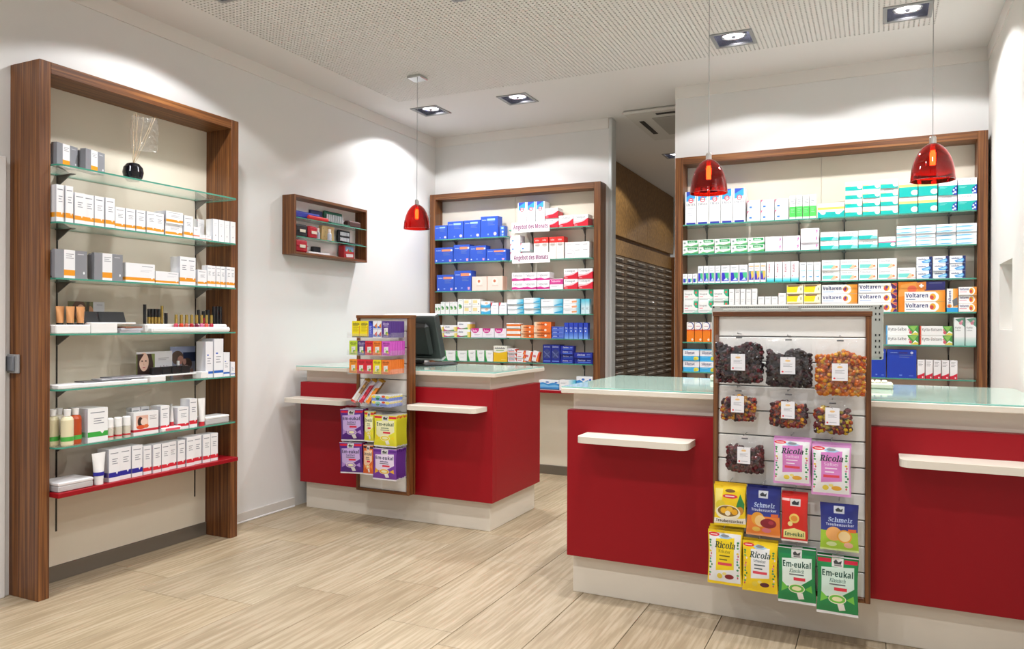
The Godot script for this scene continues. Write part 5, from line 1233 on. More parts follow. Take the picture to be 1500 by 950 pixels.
	put(lathe_mesh([[0.0, 0.0], [0.035, 0.0], [0.038, 0.12], [0.0, 0.12]], 20), "body", white, jar)
	put(lathe_mesh([[0.0, 0.1202], [0.033, 0.1202], [0.03, 0.165], [0.016, 0.175], [0.0, 0.175]], 20), "lid", mat("navy lid", Color("#1d3a78"), 0.25), jar)
	# sixth shelf: bottles, roll-ons, picture box, tubes
	y = 0.6842
	var bottles := [[0.086, -0.03, "#d9cfa9", "cream coloured lotion bottle nearest the cabinet post"], [0.115, 0.03, "#ded4b0", "cream coloured lotion bottle in front of its twin"], [0.135, -0.06, "#ded8c4", "pale bottle half hidden behind the orange one"], [0.168, 0.01, "#b5471c", "orange shampoo bottle beside the green banded carton"]]
	for q in bottles:
		var t = thing("lotion_bottle", q[3], "bottle", tf * Vector3(q[0], y, q[1]), turn, "bottles on the sixth makeup shelf")
		put(lathe_mesh([[0.0, 0.0], [0.026, 0.0], [0.029, 0.006], [0.029, 0.118], [0.024, 0.13], [0.013, 0.136], [0.0, 0.136]], 22, 0.72), "body", mat("lotion" + q[2], Color(q[2]), 0.22), t)
		put(lathe_mesh([[0.0291, 0.022], [0.0294, 0.022], [0.0294, 0.042], [0.0291, 0.042]], 22, 0.73), "band", mat("green band", Color("#4cab46"), 0.35), t)
		put(lathe_mesh([[0.0, 0.136], [0.0135, 0.136], [0.016, 0.166], [0.0, 0.168]], 16), "cap", mat("cap white", Color("#ecebe9"), 0.35), t)
	for k in 3:
		var t = thing("roll_on", "small white capped roll-on bottle, %s from left by picture box" % NTH[k + 1], "bottle", tf * Vector3(0.334 + 0.047 * k, y, 0.02), turn, "roll-on bottles")
		put(lathe_mesh([[0.0, 0.0], [0.019, 0.0], [0.0195, 0.052], [0.016, 0.056], [0.0, 0.056]], 18), "bottle", mat("roll-on body", Color("#cdc7b8"), 0.2), t)
		put(lathe_mesh([[0.0196, 0.01], [0.0199, 0.01], [0.0199, 0.018], [0.0196, 0.018]], 18), "band", mat("red band", Color("#c8303c"), 0.35), t)
		put(lathe_mesh([[0.0, 0.0562], [0.0195, 0.0562], [0.019, 0.098], [0.015, 0.102], [0.0, 0.102]], 18), "cap", mat("cap white", Color("#ecebe9"), 0.35), t)
	put_in.call(carton("picture_box", 0.145, 0.115, 0.05), "picture_carton", print_mat(), "white gift carton with a picture and red stripe, sixth makeup shelf", "carton", Vector3(0.53, y + 0.0002, 0.035))
	put_in.call(carton("hausred", 0.05, 0.128, 0.04), "cosmetic_carton", print_mat(), "white red banded carton behind the picture carton, first from left", "carton", Vector3(0.545, y + 0.0002, -0.06))
	put_in.call(carton("hausred", 0.05, 0.128, 0.04), "cosmetic_carton", print_mat(), "white red banded carton behind the picture carton, second from left", "carton", Vector3(0.6, y + 0.0002, -0.06))
	put_in.call(carton("hausred", 0.05, 0.11, 0.035), "cosmetic_carton", print_mat(), "white red banded carton behind the leaning tube", "carton", Vector3(0.73, y + 0.0002, -0.09))
	var tt = thing("tester_stand", "small white tester stand with coral front and leaning tube", "display tray", tf * Vector3(0.675, y, 0.02), turn)
	put(box(Vector3(-0.06, 0, -0.03), Vector3(0.06, 0.02, 0.03), 0.004), "base", white, tt)
	put(box(Vector3(-0.04, 0.004, 0.03), Vector3(0.05, 0.015, 0.0308)), "strip", mat("coral strip", Color("#e2566a"), 0.4), tt)
	var sq1 = squeeze_tube(0.03, 0.115, 0.011, 0.02)
	var lt = thing("cream_tube", "thin white tube leaning in the small tester stand", "tube", tf * Vector3(0.705, y + 0.0205, 0.012), turn + 1.2)
	lt.rotate_object_local(Vector3.BACK, -0.1)
	put(sq1[0], "body", white, lt)
	put(sq1[1], "cap", mat("red cap", Color("#c8303c"), 0.35), lt)
	var sq2 = squeeze_tube(0.05, 0.15, 0.016, 0.022)
	var lt2 = thing("cream_tube", "white tube with red base beside the tallest red banded carton", "tube", tf * Vector3(0.895, y, 0.02), turn)
	put(sq2[0], "body", white, lt2)
	put(sq2[1], "cap", mat("red cap", Color("#c8303c"), 0.35), lt2)
	var ft = thing("flat_tin", "flat white tin at the far end of the sixth makeup shelf", "tin", tf * Vector3(1.0, y, 0.03), turn)
	put(box(Vector3(-0.085, 0, -0.1), Vector3(0.085, 0.028, 0), 0.004), "body", mat("tin side", Color("#c8c6c8"), 0.35, 0.3), ft)
	put(box(Vector3(-0.086, 0.0282, -0.101), Vector3(0.086, 0.042, 0.001), 0.004), "lid", white, ft)
	# red shelf
	y = 0.4782
	var ft2 = thing("flat_tin", "flat grey tin at the near end of the red shelf", "tin", tf * Vector3(0.15, y, 0.045), turn)
	put(box(Vector3(-0.085, 0, -0.14), Vector3(0.085, 0.028, 0), 0.004), "body", mat("tin side", Color("#c8c6c8"), 0.35, 0.3), ft2)
	put(box(Vector3(-0.086, 0.0282, -0.141), Vector3(0.086, 0.044, 0.001), 0.004), "lid", mat("tin lid", Color("#dcd9da"), 0.3), ft2)
	var sq3 = squeeze_tube(0.072, 0.15, 0.021, 0.026)
	var lt3 = thing("cream_tube", "white tube with violet blue band on the red shelf", "tube", tf * Vector3(0.272, y, 0.03), turn)
	put(sq3[0], "body", white, lt3)
	put(sq3[1], "cap", mat("cap white", Color("#ecebe9"), 0.35), lt3)
	put(lathe_mesh([[0.0243, 0.042], [0.0252, 0.06], [0.0254, 0.06], [0.0245, 0.042]], 20, 0.86), "band", mat("violet band", Color("#24209a"), 0.35), lt3)

func wall_box():
	# small walnut cabinet on the left wall with first-aid odds and ends
	var o := V(WALL_L, 0, 3.93)
	var t = thing("wall_cabinet", "small open walnut cabinet hung on the left wall", "cabinet", o, PI / 2)
	var y0 := 1.709
	var y1 := 2.106
	var w := 0.8
	put(box(Vector3(0, y0, 0), Vector3(0.018, y1, 0.105), 0.001), "side_board", wood_up, t)
	put(box(Vector3(w - 0.018, y0, 0), Vector3(w, y1, 0.105), 0.001), "side_board", wood_up, t)
	put(box(Vector3(0.018, y1 - 0.018, 0), Vector3(w - 0.018, y1, 0.105), 0.001), "top_board", wood_z, t)
	put(box(Vector3(0.018, y0, 0), Vector3(w - 0.018, y0 + 0.018, 0.105), 0.001), "bottom_board", wood_z, t)
	put(box(Vector3(0.018, y0 + 0.018, 0), Vector3(w - 0.018, y1 - 0.018, 0.006)), "back_board", white, t)
	for y in [1.957, 1.831]:
		put(shelf_mesh(0.019, w - 0.005, 0.007, 0.11, 0.006, 0.01), "glass_shelf", [glass, glass_edge], t, Vector3(0, y, 0))
	var tf := Transform3D(Basis(Vector3.UP, PI / 2), o)
	var blue = mat("blue pouch", Color("#1f2f9a"), 0.5)
	var redp = mat("red pouch", Color("#b3152a"), 0.55)
	var blackp = mat("black pouch", Color("#1b1b1e"), 0.55)
	var green = mat("green kit", Color("#0f5c44"), 0.45)
	var items := [
		[box(Vector3(0.03, 0, 0.03), Vector3(0.3, 0.05, 0.08), 0.012), "pen_case", blue, "long blue case on the top shelf of the wall cabinet", 1.9572, 0.0],
		[box(Vector3(0.25, 0.0, 0.01), Vector3(0.375, 0.085, 0.029), 0.004), "booklet", mat("navy booklet", Color("#1e2a5c"), 0.5), "navy booklet standing behind the blue case", 1.9572, 0.0],
		[box(Vector3(0.14, 0, 0.082), Vector3(0.36, 0.03, 0.105), 0.01), "glasses_case", mat("bright red case", Color("#c81f22"), 0.4), "slim red case lying before the blue case", 1.9572, 0.0],
		[box(Vector3(0.6, 0.0, 0.03), Vector3(0.75, 0.05, 0.09), 0.012), "kit_bag", mat("brown bag", Color("#4a2c26"), 0.5), "small brown bag at the far end of the wall cabinet", 1.9572, 0.0],
		[box(Vector3(0.405, 0, 0.012), Vector3(0.5, 0.1, 0.03), 0.004), "booklet", mat("dark booklet", Color("#2a2622"), 0.5), "thin dark book behind the dotted pouch", 1.8312, 0.0],
		[carton("dots", 0.13, 0.105, 0.03), "dotted_pouch", print_mat(), "beige dotted pouch on the middle shelf of the wall cabinet", 1.8312, 0.32],
		[box(Vector3(0.15, 0, 0.04), Vector3(0.37, 0.012, 0.1), 0.002), "paper_pile", mat("paper", Color("#dcdcdf"), 0.6), "white papers lying on the floor of the wall cabinet", 1.7272, 0.0],
		[box(Vector3(0.27, 0, 0.01), Vector3(0.35, 0.06, 0.038), 0.004), "small_case", blackp, "small black case behind the white papers", 1.7272, 0.0],
		[carton("candy_tin", 0.12, 0.092, 0.05), "picture_tin", print_mat(), "red tin with landscape picture in the wall cabinet", 1.7272, 0.56],
	]
	for q in items:
		var o2 = solo(q[0], q[1], q[2], q[3], "case", tf * Vector3(q[5] + (0.06 if q[5] > 0.0 else 0.0), q[4], 0.075 if q[5] > 0.0 else 0.0), Vector3(0, PI / 2, 0))
	for q in [[0.03, 0.155, 1.8312, blackp, "black pouch with pale tag on the middle wall cabinet shelf"], [0.165, 0.255, 1.8312, redp, "small red pouch with pale tag beside the black pouch"], [0.03, 0.155, 1.7272, redp, "red pouch with pale tag at the bottom of the wall cabinet"]]:
		var h = 0.085
		var p = thing("first_aid_pouch", q[4], "pouch", tf * Vector3(0, q[2], 0), PI / 2, "pouches in the wall cabinet")
		put(box(Vector3(q[0], 0, 0.03), Vector3(q[1], h, 0.09), 0.012), "body", q[3], p)
		put(box(Vector3(q[0] + 0.003, h * 0.5, 0.0902), Vector3(q[1] - 0.003, h * 0.54, 0.094), 0.001), "flap", q[3], p)
		var c = (q[0] + q[1]) / 2
		put(box(Vector3(c - 0.028, h * 0.36, 0.0942), Vector3(c + 0.028, h * 0.6, 0.097), 0.001), "tag", mat("tag cream", Color("#d8cfbe"), 0.5), p)
	var kit = thing("ampoule_kit", "open green case with silver ampoules on the top wall cabinet shelf", "case", tf * Vector3(0, 1.9572, 0), PI / 2)
	put(box(Vector3(0.385, 0, 0.02), Vector3(0.6, 0.01, 0.1), 0.003), "base", green, kit)
	put(box(Vector3(0.385, 0.0102, 0.02), Vector3(0.585, 0.095, 0.04), 0.005), "lid", green, kit)
	for k in 9:
		put(lathe_mesh([[0.0, 0.02], [0.008, 0.02], [0.008, 0.07], [0.0, 0.075]], 8), "ampoule", mat("ampoule", Color("#c9ced3"), 0.2, 0.3), kit, Vector3(0.4 + 0.021 * k, 0, 0.049))
	var kit2 = thing("manicure_kit", "open black case with silver loops on the middle shelf", "case", tf * Vector3(0, 1.8312, 0), PI / 2)
	put(box(Vector3(0.56, 0, 0.02), Vector3(0.75, 0.01, 0.105), 0.003), "base", blackp, kit2)
	put(box(Vector3(0.53, 0.0102, 0.03), Vector3(0.665, 0.1, 0.05), 0.005), "lid", blackp, kit2)
	for k in 2:
		for j in 6:
			put(box(Vector3(0.545 + 0.018 * j, 0.02 + 0.04 * k, 0.0502), Vector3(0.56 + 0.018 * j, 0.048 + 0.04 * k, 0.055), 0.002), "loop", mat("ampoule", Color("#c9ced3"), 0.2, 0.3), kit2)
	for q in [[0.29, 0.06, "white bottle between red pouch and dotted pouch"], [0.365, 0.1, "white capped bottle standing before the dotted pouch"]]:
		var b = thing("drop_bottle", q[2], "bottle", tf * Vector3(q[0], 1.8312, q[1]), PI / 2, "drop bottles in the wall cabinet")
		put(lathe_mesh([[0.0, 0.0], [0.014, 0.0], [0.015, 0.048], [0.009, 0.056], [0.0, 0.056]], 14), "body", mat("blue label bottle", Color("#b9c4d4"), 0.25), b)
		put(lathe_mesh([[0.0, 0.0562], [0.01, 0.0562], [0.01, 0.082], [0.0, 0.083]], 14), "cap", white, b)

func rack_goods(t1, t2):
	# candy cartons in clear trays on the rack of the far counter
	var rows := [
		[1.165, 0.099, [["box_extra", -2.889, -2.828], ["box_extra", -2.827, -2.767], ["box_cobalt", -2.766, -2.737], ["box_tile", -2.734, -2.703], ["box_tile", -2.702, -2.671], ["box_violet", -2.668, -2.613]], 8],
		[1.058, 0.086, [["box_lime", -2.909, -2.85], ["box_plum", -2.848, -2.791], ["box_cherry", -2.79, -2.734], ["box_orange", -2.733, -2.674], ["box_pink", -2.67, -2.608]], 6],
		[0.947, 0.084, [["box_amber", -2.909, -2.851], ["box_cherry", -2.85, -2.792], ["box_cherry", -2.791, -2.734], ["box_lemon", -2.733, -2.674], ["box_orange", -2.671, -2.612]], 7],
	]
	var words := {"box_extra": "yellow candy carton", "box_cobalt": "narrow cobalt candy carton", "box_tile": "white triangle patterned candy carton", "box_violet": "violet candy carton", "box_lime": "lime green candy carton", "box_plum": "dark plum candy carton", "box_cherry": "red candy carton", "box_orange": "orange candy carton", "box_pink": "pink candy carton", "box_amber": "amber candy carton", "box_lemon": "yellow candy carton with green line"}
	var clear = pane("acrylic", Color(0.95, 0.97, 1.0, 0.05), 0.03)
	var row_words := ["top candy tray", "second candy tray", "third candy tray"]
	for ri in 3:
		var q = rows[ri]
		var y = q[0]
		var st := S()
		bx(st, V(-2.925, y - 0.005, 3.772), V(-2.6, y - 0.002, 3.948))
		bx(st, V(-2.925, y - 0.002, 3.772), V(-2.6, y + 0.022, 3.775))
		bx(st, V(-2.925, y - 0.002, 3.775), V(-2.922, y + 0.03, 3.948))
		bx(st, V(-2.603, y - 0.002, 3.775), V(-2.6, y + 0.03, 3.948))
		put(st.commit(), "acrylic_tray", clear, t1)
		var seen := {}
		var count := {}
		for c in q[2]:
			count[c[0]] = count.get(c[0], 0) + 1
		for ci in q[2].size():
			var c = q[2][ci]
			seen[c[0]] = seen.get(c[0], 0) + 1
			var deep = q[3] if ci == q[2].size() - 1 else 2
			var th = 0.158 / q[3]
			for k in deep:
				var label = words[c[0]]
				if deep > 2:
					label += ", %s of the receding row" % NTH[k + 1]
				else:
					label += (", %s from left" % NTH[seen[c[0]]] if count[c[0]] > 1 else "") + (", front" if k == 0 else ", behind the front one")
				solo(carton(c[0], c[2] - c[1], q[1], th - 0.003), "candy_carton", print_mat(), label + ", " + row_words[ri], "candy carton", V((c[1] + c[2]) / 2, y, 3.777 + k * th), Vector3.ZERO, "candy cartons in the " + row_words[ri])
	# fourth tray: slanting bars and a block of fruit bars
	var st := S()
	bx(st, V(-2.93, 0.748, 3.772), V(-2.6, 0.751, 3.948))
	bx(st, V(-2.93, 0.751, 3.772), V(-2.6, 0.775, 3.775))
	bx(st, V(-2.603, 0.751, 3.775), V(-2.6, 0.79, 3.948))
	put(st.commit(), "acrylic_tray", clear, t1)
	var bars := [["bar_nut", "nut snack bar leaning at the left of the bar tray"], ["bar_berry", "berry snack bar leaning between nut and orange bars"], ["bar_orange", "orange snack bar leaning beside the fruit bars"]]
	for k in 3:
		solo(pouch(bars[k][0], 0.043, 0.165, 0.01, 0.0006, 0.05, 40 + k), "snack_bar", print_mat(0.25), bars[k][1], "snack bar", V(-2.895 + 0.05 * k, 0.768, 3.795), Vector3(-0.45, 0.0, -0.4), "slanting snack bars")
		solo(pouch(bars[2 - k][0], 0.043, 0.165, 0.01, 0.0006, 0.05, 50 + k), "snack_bar", print_mat(0.25), ["orange snack bar behind the leaning nut bar", "berry snack bar in the rear layer", "nut snack bar in the rear layer beside the fruit bars"][k], "snack bar", V(-2.895 + 0.05 * k, 0.768, 3.819), Vector3(-0.45, 0.0, -0.4), "slanting snack bars")
	for k in 5:
		for j in 2:
			solo(carton("bar_fruit", 0.128, 0.034, 0.026), "snack_bar", print_mat(0.25), "flat fruit bar, %s layer, %s from the front, bar tray" % [["lower", "upper"][j], NTH[k + 1]], "snack bar", V(-2.679, 0.7512 + j * 0.0345, 3.779 + k * 0.028), Vector3.ZERO, "flat fruit bars")
	# bags on pegs
	var hung := [
		["em_purple", -2.985, -2.812, 0.53, 0.725, 3.80, 3, 0.026, "purple cough sweet bag, upper peg row", 0.05],
		["em_yellow", -2.805, -2.735, 0.535, 0.72, 3.792, 2, 0.02, "yellow cough sweet bag, rear upper peg", 0.0],
		["em_yellow", -2.728, -2.565, 0.513, 0.705, 3.785, 8, 0.0155, "yellow cough sweet bag, near upper peg", 0.0],
		["em_purple", -2.99, -2.818, 0.33, 0.52, 3.80, 3, 0.026, "purple cough sweet bag, lower peg row", 0.05],
		["em_orange", -2.812, -2.738, 0.335, 0.515, 3.792, 2, 0.02, "orange cough sweet bag, lower peg row", 0.0],
		["em_lilac", -2.735, -2.565, 0.315, 0.503, 3.785, 6, 0.02, "lilac cough sweet bag, lower peg row", 0.0]]
	for hi in hung.size():
		var q = hung[hi]
		var cx = (q[1] + q[2]) / 2
		peg(t1, cx, q[4] + 0.0045, 3.95, q[5] - 0.03)
		for k in q[6]:
			pouch_bag(q[0], q[1], q[2], q[3] + 0.002 * (k % 3 - 1), q[4] + 0.002 * (k % 3 - 1), q[5] + k * q[7], q[8] + ", %s from the front" % NTH[k + 1], "bags on the far rack", 60 + hi * 3 + k % 3, q[7] * 0.72, Vector3(0, 0.0, q[9]), q[7] * 0.05)
	# near rack: clear gummy bags
	var darkmix := ["#1a0b10", "#2a0d14", "#120a12", "#4a1018"]
	var amber := ["#b8601a", "#c87a22", "#a04a14", "#c08c2c", "#983c14"]
	var mix := ["#5a1416", "#93381a", "#a8741f", "#2c1014", "#7c2420", "#3f1220"]
	var mix2 := ["#b8921f", "#54101c", "#98401a", "#5c141c", "#b09a28", "#2c1416"]
	var g := [
		[-0.593, -0.402, 1.013, 1.21, darkmix, "large clear bag of black gummies with red pieces on top", 0.78],
		[-0.397, -0.222, 1.003, 1.204, ["#1a1015", "#251419", "#171014", "#33161c"], "large clear bag of dark gummies between the two others", 0.7],
		[-0.214, -0.033, 0.976, 1.203, amber, "large clear bag of orange and amber gummies", 0.72],
		[-0.567, -0.43, 0.863, 0.997, mix, "small clear gummy bag under the black gummies", 0.72],
		[-0.379, -0.238, 0.847, 0.99, mix, "small clear gummy bag under the dark gummies", 0.7],
		[-0.218, -0.08, 0.835, 0.964, mix2, "small clear bag of yellow and red gummies", 0.72],
		[-0.547, -0.4, 0.656, 0.807, ["#4a0f18", "#3a0d14", "#5c1a1c", "#2a0c12"], "small clear bag of deep red gummies, lowest of the clear bags", 0.68]]
	for i in g.size():
		var q = g[i]
		peg(t2, (q[0] + q[1]) / 2, q[3] + 0.0045, 3.215, 3.13)
		gummy_bag((q[0] + q[1]) / 2, q[2], 3.16, q[1] - q[0], q[3] - q[2], q[4], q[5], 100 + i * 7, q[6])
	var near := [
		["ric_pink", -0.363, -0.225, 0.63, 0.807, "pink and white herb candy bag beside the deep red gummies", 2],
		["ric_pink", -0.223, -0.083, 0.6, 0.795, "pink and white herb candy bag farther from the gummies", 2],
		["traub", -0.591, -0.466, 0.44, 0.606, "yellow dextrose bag with fruit bowl picture", 2],
		["schmelz", -0.465, -0.336, 0.416, 0.606, "navy and orange dextrose bag with orange halves", 2],
		["em_red", -0.332, -0.236, 0.408, 0.594, "narrow red sweet bag between the two navy bags", 2],
		["schmelz2", -0.191, -0.056, 0.394, 0.574, "navy and green dextrose bag with peaches", 1],
		["ric_white", -0.616, -0.481, 0.202, 0.42, "white and yellow herb candy bag in bottom row", 3],
		["ric_yellow", -0.479, -0.345, 0.193, 0.393, "yellow herb candy bag with white panel in bottom row", 2],
		["em_green", -0.343, -0.205, 0.17, 0.385, "green cough sweet bag beside the yellow herb candy", 2],
		["em_green2", -0.203, -0.057, 0.15, 0.372, "green cough sweet bag with red strip, bottom corner", 2]]
	for i in near.size():
		var q = near[i]
		peg(t2, (q[1] + q[2]) / 2, q[4] + 0.0165, 3.215, 3.12)
		for k in q[6]:
			pouch_bag(q[0], q[1], q[2], q[3] + 0.004 * k, q[4] + 0.006 * k, 3.146 + 0.0205 * k, q[5] + ["", ", second from the front", ", third from the front"][k], "bags on the near rack", 200 + i * 3 + k, 0.018 if q[6] > 2 else 0.019, Vector3(0.0, 0.0, 0.006 * (i % 3 - 1)))

func store_room():
	# pull-out drawers and panels of the store behind the opening
	var oak := [[0.0, Color("#5f431f")], [0.45, Color("#7d5a2e")], [0.6, Color("#8f6a38")], [1.0, Color("#a5804a")]]
	var panel = grained("brown panel", oak, 0.03, Vector3(3.0, 1.0, 3.0), 0.5, 12)
	var oak2 := [[0.0, Color("#453523")], [0.5, Color("#5e4a34")], [1.0, Color("#7a6549")]]
	var front = grained("drawer front", oak2, 0.03, Vector3(3.0, 6.0, 1.2), 0.45, 14)
	var t = thing("drawer_cabinet", "tall dark wood cabinet with rows of small drawers in the store room", "cabinet", Vector3.ZERO)
	var x := -2.41
	var z0 := 7.0
	var z1 := 9.9
	put(box(V(-2.519, 0, z0), V(x - 0.03, CEIL - 0.004, z1)), "carcass", panel, t)
	var n := 7
	for i in n:
		put(box(V(x - 0.03, 2.165, z0 + (z1 - z0) * i / n + 0.002), V(x + 0.012, CEIL - 0.004, z0 + (z1 - z0) * (i + 1) / n - 0.002), 0.002), "cupboard_door", panel, t)
	put(box(V(x - 0.03, 1.97, z0), V(x - 0.012, 2.13, z1), 0.002), "fascia", panel, t)
	put(box(V(x - 0.03, 0, z1), V(x + 0.1, 2.13, z1 + 0.03), 0.002), "end_board", wood_up, t)
	var dw = (z1 - z0) / n
	var dm = box(Vector3(-0.02, 0.004, -dw + 0.003), Vector3(0, 0.066, -0.003), 0.002)
	var hs := S()
	for k in [0.3, 0.5, 0.7]:
		cb(hs, Vector3(0.0, 0.028, -dw * k - 0.035), Vector3(0.022, 0.044, -dw * k + 0.035), 0.004)
	var hm = hs.commit()
	var acr = mat("drawer label holder", Color("#a59d90"), 0.12)
	for i in n:
		for r in 28:
			var dr = put(dm, "drawer", front, t, V(x - 0.008, 1.966 - 0.07 * (r + 1), z0 + dw * i))
			if r < 19:
				put(hm, "handle", acr, dr)

func appliances():
	# air conditioner in the store ceiling
	var t = thing("air_conditioner", "white ceiling cassette air conditioner above the store opening", "air conditioner", V(-1.33, CEIL - 0.002, 6.2))
	var body = mat("cassette white", Color("#cfccc6"), 0.5)
	put(box(Vector3(-0.465, -0.028, -0.47), Vector3(0.465, 0, 0.47), 0.012), "panel", body, t)
	put(box(Vector3(-0.28, -0.034, -0.28), Vector3(0.28, -0.0285, 0.28), 0.003), "grille", mat("grille grey", Color("#a39f98"), 0.6), t)
	for k in 4:
		var a = k * PI / 2
		var s = put(box(Vector3(-0.22, -0.032, 0.36), Vector3(0.22, -0.0285, 0.4), 0.001), "air_slot", mat("slot black", Color("#141414"), 0.6), t, Vector3.ZERO, Vector3(0, a, 0))
	# computer screen on the far counter, its back to the shop
	var m = thing("computer_monitor", "dark computer monitor seen from behind on the far counter", "monitor", V(-2.85, 0.963, 4.45))
	var shellm = mat("monitor grey", Color("#3c403e"), 0.45)
	put(lathe_mesh([[0.0, 0.0], [0.17, 0.0], [0.17, 0.008], [0.05, 0.014], [0.0, 0.014]], 32, 1.5), "foot", mat("monitor black", Color("#161716"), 0.4), m, Vector3(0.03, 0, -0.12))
	put(box(Vector3(-0.03, 0.012, -0.05), Vector3(0.03, 0.1, 0.0), 0.006), "neck", mat("monitor black", Color("#161716"), 0.4), m)
	var head := Node3D.new()
	head.name = "screen_head"
	head.position = Vector3(0, 0.04, 0.05)
	head.rotation.x = 0.33
	m.add_child(head)
	put(box(Vector3(-0.21, 0, -0.09), Vector3(0.21, 0.3, -0.03), 0.006), "bezel", shellm, head)
	put(box(Vector3(-0.17, 0.03, -0.03), Vector3(0.17, 0.26, 0.02), 0.02), "rear_shell", mat("monitor black", Color("#161716"), 0.4), head)
	put(box(Vector3(-0.208, -0.016, -0.088), Vector3(0.208, -0.0005, -0.032), 0.004), "chin", mat("monitor silver", Color("#b9bab8"), 0.4), head)
	put(box(Vector3(-0.208, 0.3005, -0.088), Vector3(0.208, 0.306, -0.032), 0.002), "top_strip", mat("monitor silver", Color("#b9bab8"), 0.4), head)
	# screen on the near counter
	var b = thing("display_screen", "grey metal backed screen standing behind the near candy rack", "monitor", V(-0.3225, 0.963, 3.52))
	var sheet_m = mat("screen sheet metal", Color("#a9a9a2"), 0.5, 0.3)
	put(box(Vector3(-0.35, 0.144, -0.03), Vector3(0.35, 0.377, 0.02), 0.006), "case", sheet_m, b)
	put(box(Vector3(-0.03, 0.01, -0.02), Vector3(0.03, 0.144, 0.0), 0.003), "neck", sheet_m, b)
	put(box(Vector3(-0.12, 0, -0.1), Vector3(0.12, 0.01, 0.09), 0.003), "foot", sheet_m, b)
	var st := S()
	for k in 2:
		for j in 34:
			var xx = [-0.31, 0.02][k] + j * 0.0086
			bx(st, Vector3(xx, 0.363, 0.0201), Vector3(xx + 0.004, 0.367, 0.0208))
	for j in 7:
		for i in 2:
			bx(st, Vector3(0.318 + i * 0.014, 0.17 + j * 0.024 + (0.04 if j > 3 else 0.0), 0.0201), Vector3(0.323 + i * 0.014, 0.179 + j * 0.024 + (0.04 if j > 3 else 0.0), 0.0208))
	for p in [[-0.342, 0.366], [0.338, 0.366], [0.338, 0.152]]:
		bx(st, Vector3(p[0] - 0.003, p[1] - 0.004, 0.0201), Vector3(p[0] + 0.005, p[1] + 0.004, 0.0208))
	put(st.commit(), "vent_slots", mat("slot black", Color("#141414"), 0.6), b)
	put(box(Vector3(-0.3, 0.345, 0.0201), Vector3(-0.02, 0.359, 0.026), 0.004), "ridge", sheet_m, b)
	put(box(Vector3(0.03, 0.345, 0.0201), Vector3(0.3, 0.359, 0.026), 0.004), "ridge", sheet_m, b)
	# things on the near worktop
	var kb = thing("till_keyboard", "cream till keyboard on the near counter behind the candy rack", "keyboard", V(-0.14, 0.963, 3.86))
	put(box(Vector3(-0.21, 0.0, -0.09), Vector3(0.21, 0.026, 0.05), 0.006), "case", mat("beige plastic", Color("#c9cdbb"), 0.5), kb)
	for j in 4:
		for i in 14:
			put(box(Vector3(-0.19 + i * 0.0272, 0.0262, -0.075 + j * 0.028), Vector3(-0.167 + i * 0.0272, 0.034, -0.052 + j * 0.028), 0.003), "key", mat("key cream", Color("#d9d8c6"), 0.5), kb)
	var rd = thing("card_reader", "small pale card reader on the near counter left of the rack", "card reader", V(-0.735, 0.963, 4.02))
	put(box(Vector3(-0.03, 0, -0.08), Vector3(0.03, 0.03, 0.08), 0.006), "case", mat("beige plastic", Color("#c9cdbb"), 0.5), rd)
	put(box(Vector3(-0.02, 0.0302, -0.06), Vector3(0.02, 0.032, -0.02), 0.001), "display", mat("slot black", Color("#141414"), 0.6), rd)
	# light switch on the flank of the tall cabinet
	var sw = thing("light_switch", "metal light switch on the flank of the tall makeup cabinet", "switch", V(-3.549, 1.06, 2.1565))
	put(box(Vector3(-0.042, -0.043, 0), Vector3(0.046, 0.043, 0.01), 0.003), "plate", mat("switch plate", Color("#a5a5a6"), 0.4, 0.3), sw)
	put(box(Vector3(-0.036, -0.034, 0.0102), Vector3(0.022, 0.034, 0.018), 0.003), "rocker", mat("switch rocker", Color("#7b7e84"), 0.35, 0.3), sw)
	# niche: small black hook
	var nk = thing("niche_lock", "small black lever lock at the foot of the wall niche", "lock", V(WALL_R + 0.06, 1.2305, 4.475))
	put(box(Vector3(-0.03, 0, -0.02), Vector3(0.02, 0.02, 0.02), 0.004), "base", mat("lock black", Color("#26282b"), 0.35, 0.4), nk)
	put(box(Vector3(-0.02, 0.02, -0.012), Vector3(0.0, 0.07, 0.012), 0.005), "lever", mat("lock black", Color("#26282b"), 0.35, 0.4), nk)
	put(box(Vector3(-0.03, 0.045, -0.02), Vector3(0.006, 0.058, 0.02), 0.004), "cross_piece", mat("lock black", Color("#26282b"), 0.35, 0.4), nk)

